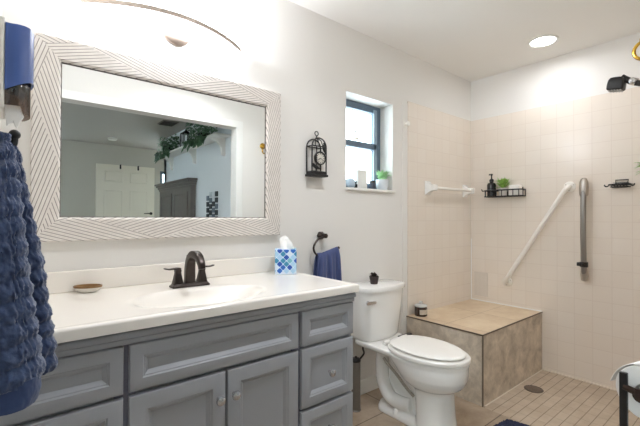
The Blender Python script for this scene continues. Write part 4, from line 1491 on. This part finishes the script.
# toilet paper stand
ts = thing('toilet_paper_stand', 'black metal free-standing toilet paper stand beside the entry opening', 'stand', (1.10, -1.56, 0))
px, py = 1.080, -1.5605
AX = Vector((0.965, -0.262, 0)).normalized()      # spindle direction
SD = Vector((AX.y, -AX.x, 0))                      # sideways
m = MB().lathe([(0.085, 0), (0.085, 0.008), (0.07, 0.014), (0.008, 0.016)], (px + 0.03, py, 0), 32)
m.build('base', BLACKM, ts)
MB().prism([(px - 0.004, py - 0.0075), (px + 0.006, py - 0.0075), (px + 0.006, py + 0.0075), (px - 0.004, py + 0.0075)], 0.012, 0.838, 'z').build('pole', BLACKM, ts, bevel=0.0015)
rc = Vector((px, py, 0.797)) + AX * 0.075 + SD * 0.031
m = MB().tube([(px, py, 0.806), Vector((px, py, 0.802)) + SD * 0.018 + AX * 0.004, Vector((rc.x, rc.y, 0.797)) - AX * 0.066], 0.0075, 10)
m.tube([rc - AX * 0.070, rc + AX * 0.062], 0.007, 12)
m.tube([rc - AX * 0.076, rc - AX * 0.060], 0.0145, 16)
m.build('arm', plain('dark_bronze_arm', srgb(64, 48, 40), 0.4, metal=0.5, var=0.15), ts)
tp = thing('toilet_roll', 'white toilet paper roll with a loose flap on the black stand', 'toilet paper', tuple(rc))
m = MB()
ro, ri = 0.060, 0.021
rings = []
UP = Vector((0, 0, 1))
for s, r_ in ((-0.052, ri), (-0.052, ro - 0.002), (-0.050, ro), (0.050, ro), (0.052, ro - 0.002), (0.052, ri)):
    rings.append([rc + AX * s + (SD * cos(2 * pi * k / 48) + UP * sin(2 * pi * k / 48)) * r_ for k in range(48)])
rings.append(rings[0])
m.loft(rings, False).build('roll', PAPER, tp)
m = MB()
rings = []
for s in (-0.052, 0.052):
    pts = []
    for k in range(16):
        a = radians(25 + 7.2 * k)
        pts.append(rc + AX * s + (SD * cos(a) + UP * sin(a)) * (ro + 0.0015 + 0.00022 * k))
    last = pts[-1]
    d_ = (pts[-1] - pts[-2]).normalized()
    for k in range(1, 9):
        d_ = (d_ + Vector((0, 0, -0.16)) - SD * 0.01).normalized()
        last = last + d_ * 0.0066
        pts.append(last)
    rings.append(pts)
m.loft(rings, False, False)
o = m.build('loose_sheet', PAPER, tp)
sd_ = o.modifiers.new('solid', 'SOLIDIFY')
sd_.thickness = 0.0016

# ================================================================== BEDROOM SEEN IN THE MIRROR
t = thing('headboard', 'tall grey panelled wood headboard with crown moulding in the mirrored bedroom', 'headboard', (RIGHTX, -3.9, 0))
hy0, hy1 = -4.95, -3.16
hy0 = -4.55
hx = RIGHTX
MB().box(hx - 0.075, hx - 0.005, hy0 + 0.03, hy1 - 0.02, 0.0, 1.60).build('back_panel', HB, t, bevel=0.003)
m = MB()
for k, (a, z0, z1) in enumerate(((0.085, 1.585, 1.615), (0.100, 1.615, 1.645), (0.120, 1.645, 1.675), (0.140, 1.675, 1.70))):
    m.box(hx - a, hx - 0.005, hy0 - (a - 0.1), hy1 + (a - 0.095), z0, z1)
m.build('crown_moulding', HB, t, bevel=0.006)
for y0, y1 in ((hy0 + 0.12, hy0 + 0.62), (hy0 + 0.72, hy1 - 0.12)):
    m = MB()
    rings = []
    for ins, x in ((0, hx - 0.074), (0, hx - 0.088), (0.03, hx - 0.088), (0.045, hx - 0.076), (0.06, hx - 0.076)):
        rings.append([(x, y0 + ins, 0.5 + ins), (x, y1 - ins, 0.5 + ins), (x, y1 - ins, 1.53 - ins), (x, y0 + ins, 1.53 - ins)])
    m.loft(rings, True, True, False)
    m.build('raised_panel', HB, t)

t = thing('plant_shelf', 'white wall shelf on curved brackets holding ivy in the mirrored bedroom', 'shelf', (RIGHTX, -3.2, 2.1))
SZ = 2.095
MB().box(RIGHTX - 0.185, RIGHTX, -4.28, -2.16, SZ, SZ + 0.022).build('board', TRIMW, t, bevel=0.004)
for y in (-4.12, -3.20, -2.32):
    m = MB()
    pr = [(RIGHTX, SZ), (RIGHTX - 0.16, SZ), (RIGHTX - 0.16, SZ - 0.03)] + [(RIGHTX - 0.16 + 0.12 * sin(radians(a)), SZ - 0.15 + 0.12 * cos(radians(a))) for a in (10, 30, 50, 70, 90)] + [(RIGHTX - 0.035, SZ - 0.19), (RIGHTX, SZ - 0.20)]
    m.loft([[(x, y - 0.02, z) for x, z in pr], [(x, y + 0.02, z) for x, z in pr]], True, True, False)
    m.build('bracket', TRIMW, t)


def ivy(y, lab, n, seed, rr_, hh__):
    t_ = thing('ivy_plant', lab, 'plant', (RIGHTX - 0.095, y, SZ + 0.022), 'ivy plants on the bedroom shelf')
    MB().lathe([(0.05, 0), (0.065, 0.09), (0.06, 0.09), (0.001, 0.08)], (RIGHTX - 0.095, y, SZ + 0.022), 18).build('pot', BLACKM, t_)
    rnd_ = random.Random(seed)
    m_ = MB()
    for _ in range(n):
        a = rnd_.uniform(0, 2 * pi)
        q = rnd_.random() ** 0.5
        zz = rnd_.uniform(-0.10, hh__)
        yy = y + sin(a) * rr_ * q
        xx = RIGHTX - 0.11 + cos(a) * 0.10 * q
        if zz < 0.03:
            xx = min(xx, RIGHTX - 0.19)
        xx = min(xx, RIGHTX - 0.04)
        m_.leaf((xx, yy, SZ + 0.03 + zz), (cos(a) - 0.6, sin(a), rnd_.uniform(-0.6, 0.6)), rnd_.uniform(0.045, 0.075), rnd_.uniform(0.04, 0.06), 0.3)
    for v in m_.b.verts:
        v.co.x = min(v.co.x, RIGHTX - 0.004)
        if v.co.x > RIGHTX - 0.19 and v.co.z < SZ + 0.026:
            v.co.z = SZ + 0.026
    m_.build('foliage', IVY, t_)


ivy(-3.97, 'dark ivy plant on the far end of the mirrored shelf', 340, 21, 0.30, 0.24)
ivy(-2.72, 'large trailing ivy plant on the near half of the mirrored shelf', 420, 22, 0.34, 0.27)
t = thing('wire_lantern', 'black wire lantern between the two ivy plants on the shelf', 'lantern', (RIGHTX - 0.09, -3.32, SZ + 0.022))
m = MB()
ly, lz = -3.32, SZ + 0.022
lx = RIGHTX - 0.09
m.box(lx - 0.06, lx + 0.06, ly - 0.06, ly + 0.06, lz, lz + 0.012).box(lx - 0.06, lx + 0.06, ly - 0.06, ly + 0.06, lz + 0.19, lz + 0.2)
for sx in (-1, 0, 1):
    for sy in (-1, 0, 1):
        if sx or sy:
            m.tube([(lx + sx * 0.055, ly + sy * 0.055, lz + 0.01), (lx + sx * 0.055, ly + sy * 0.055, lz + 0.19)], 0.005, 6)
m.build('cage', BLACK, t)
MB().lathe([(0.058, 0.2), (0.015, 0.235), (0.014, 0.25), (0.001, 0.25)], (lx, ly, lz), 14).build('cap', BLACK, t)

t = thing('wall_art', 'staggered grid of small dark and pale tiles on the mirrored bedroom wall', 'wall art', (RIGHTX, -2.6, 1.35))
rnd = random.Random(9)
m = MB()
for i in range(4):
    for j in range(6):
        y = -2.52 - i * 0.085
        z = 1.09 + j * 0.075 + (0.03 if i % 2 else 0)
        if rnd.random() < 0.14:
            continue
        m.box(RIGHTX - 0.012, RIGHTX - 0.001, y - 0.034, y + 0.034, z - 0.030, z + 0.030, rnd.choice((0, 0, 1, 2)))
m.build('tile_grid', [plain('art_dark', srgb(44, 52, 60), 0.4), plain('art_pale', srgb(206, 214, 220), 0.4), plain('art_mid', srgb(110, 124, 138), 0.4)], t)

t = thing('ceiling_vent', 'rectangular grey air vent in the mirrored bedroom ceiling', 'vent', (1.60, -3.40, H))
MB().box(1.50, 1.70, -3.54, -3.28, H - 0.010, H).build('vent_frame', plain('vent_grey', srgb(128, 122, 116), 0.6), t, bevel=0.003)
m = MB()
for k in range(8):
    m.box(1.515, 1.685, -3.525 + k * 0.03, -3.515 + k * 0.03, H - 0.016, H - 0.008)
m.build('vent_slats', plain('vent_dark', srgb(84, 78, 74), 0.6), t)
m = MB().lathe([(0.068, 0), (0.068, -0.018), (0.055, -0.032), (0.001, -0.034)], (1.23, -4.99, H), 28)
tag(m.build('smoke_detector', WHITEPL, None, (1.23, -4.99, H)), 'round white smoke detector on the mirrored bedroom ceiling', 'smoke detector')
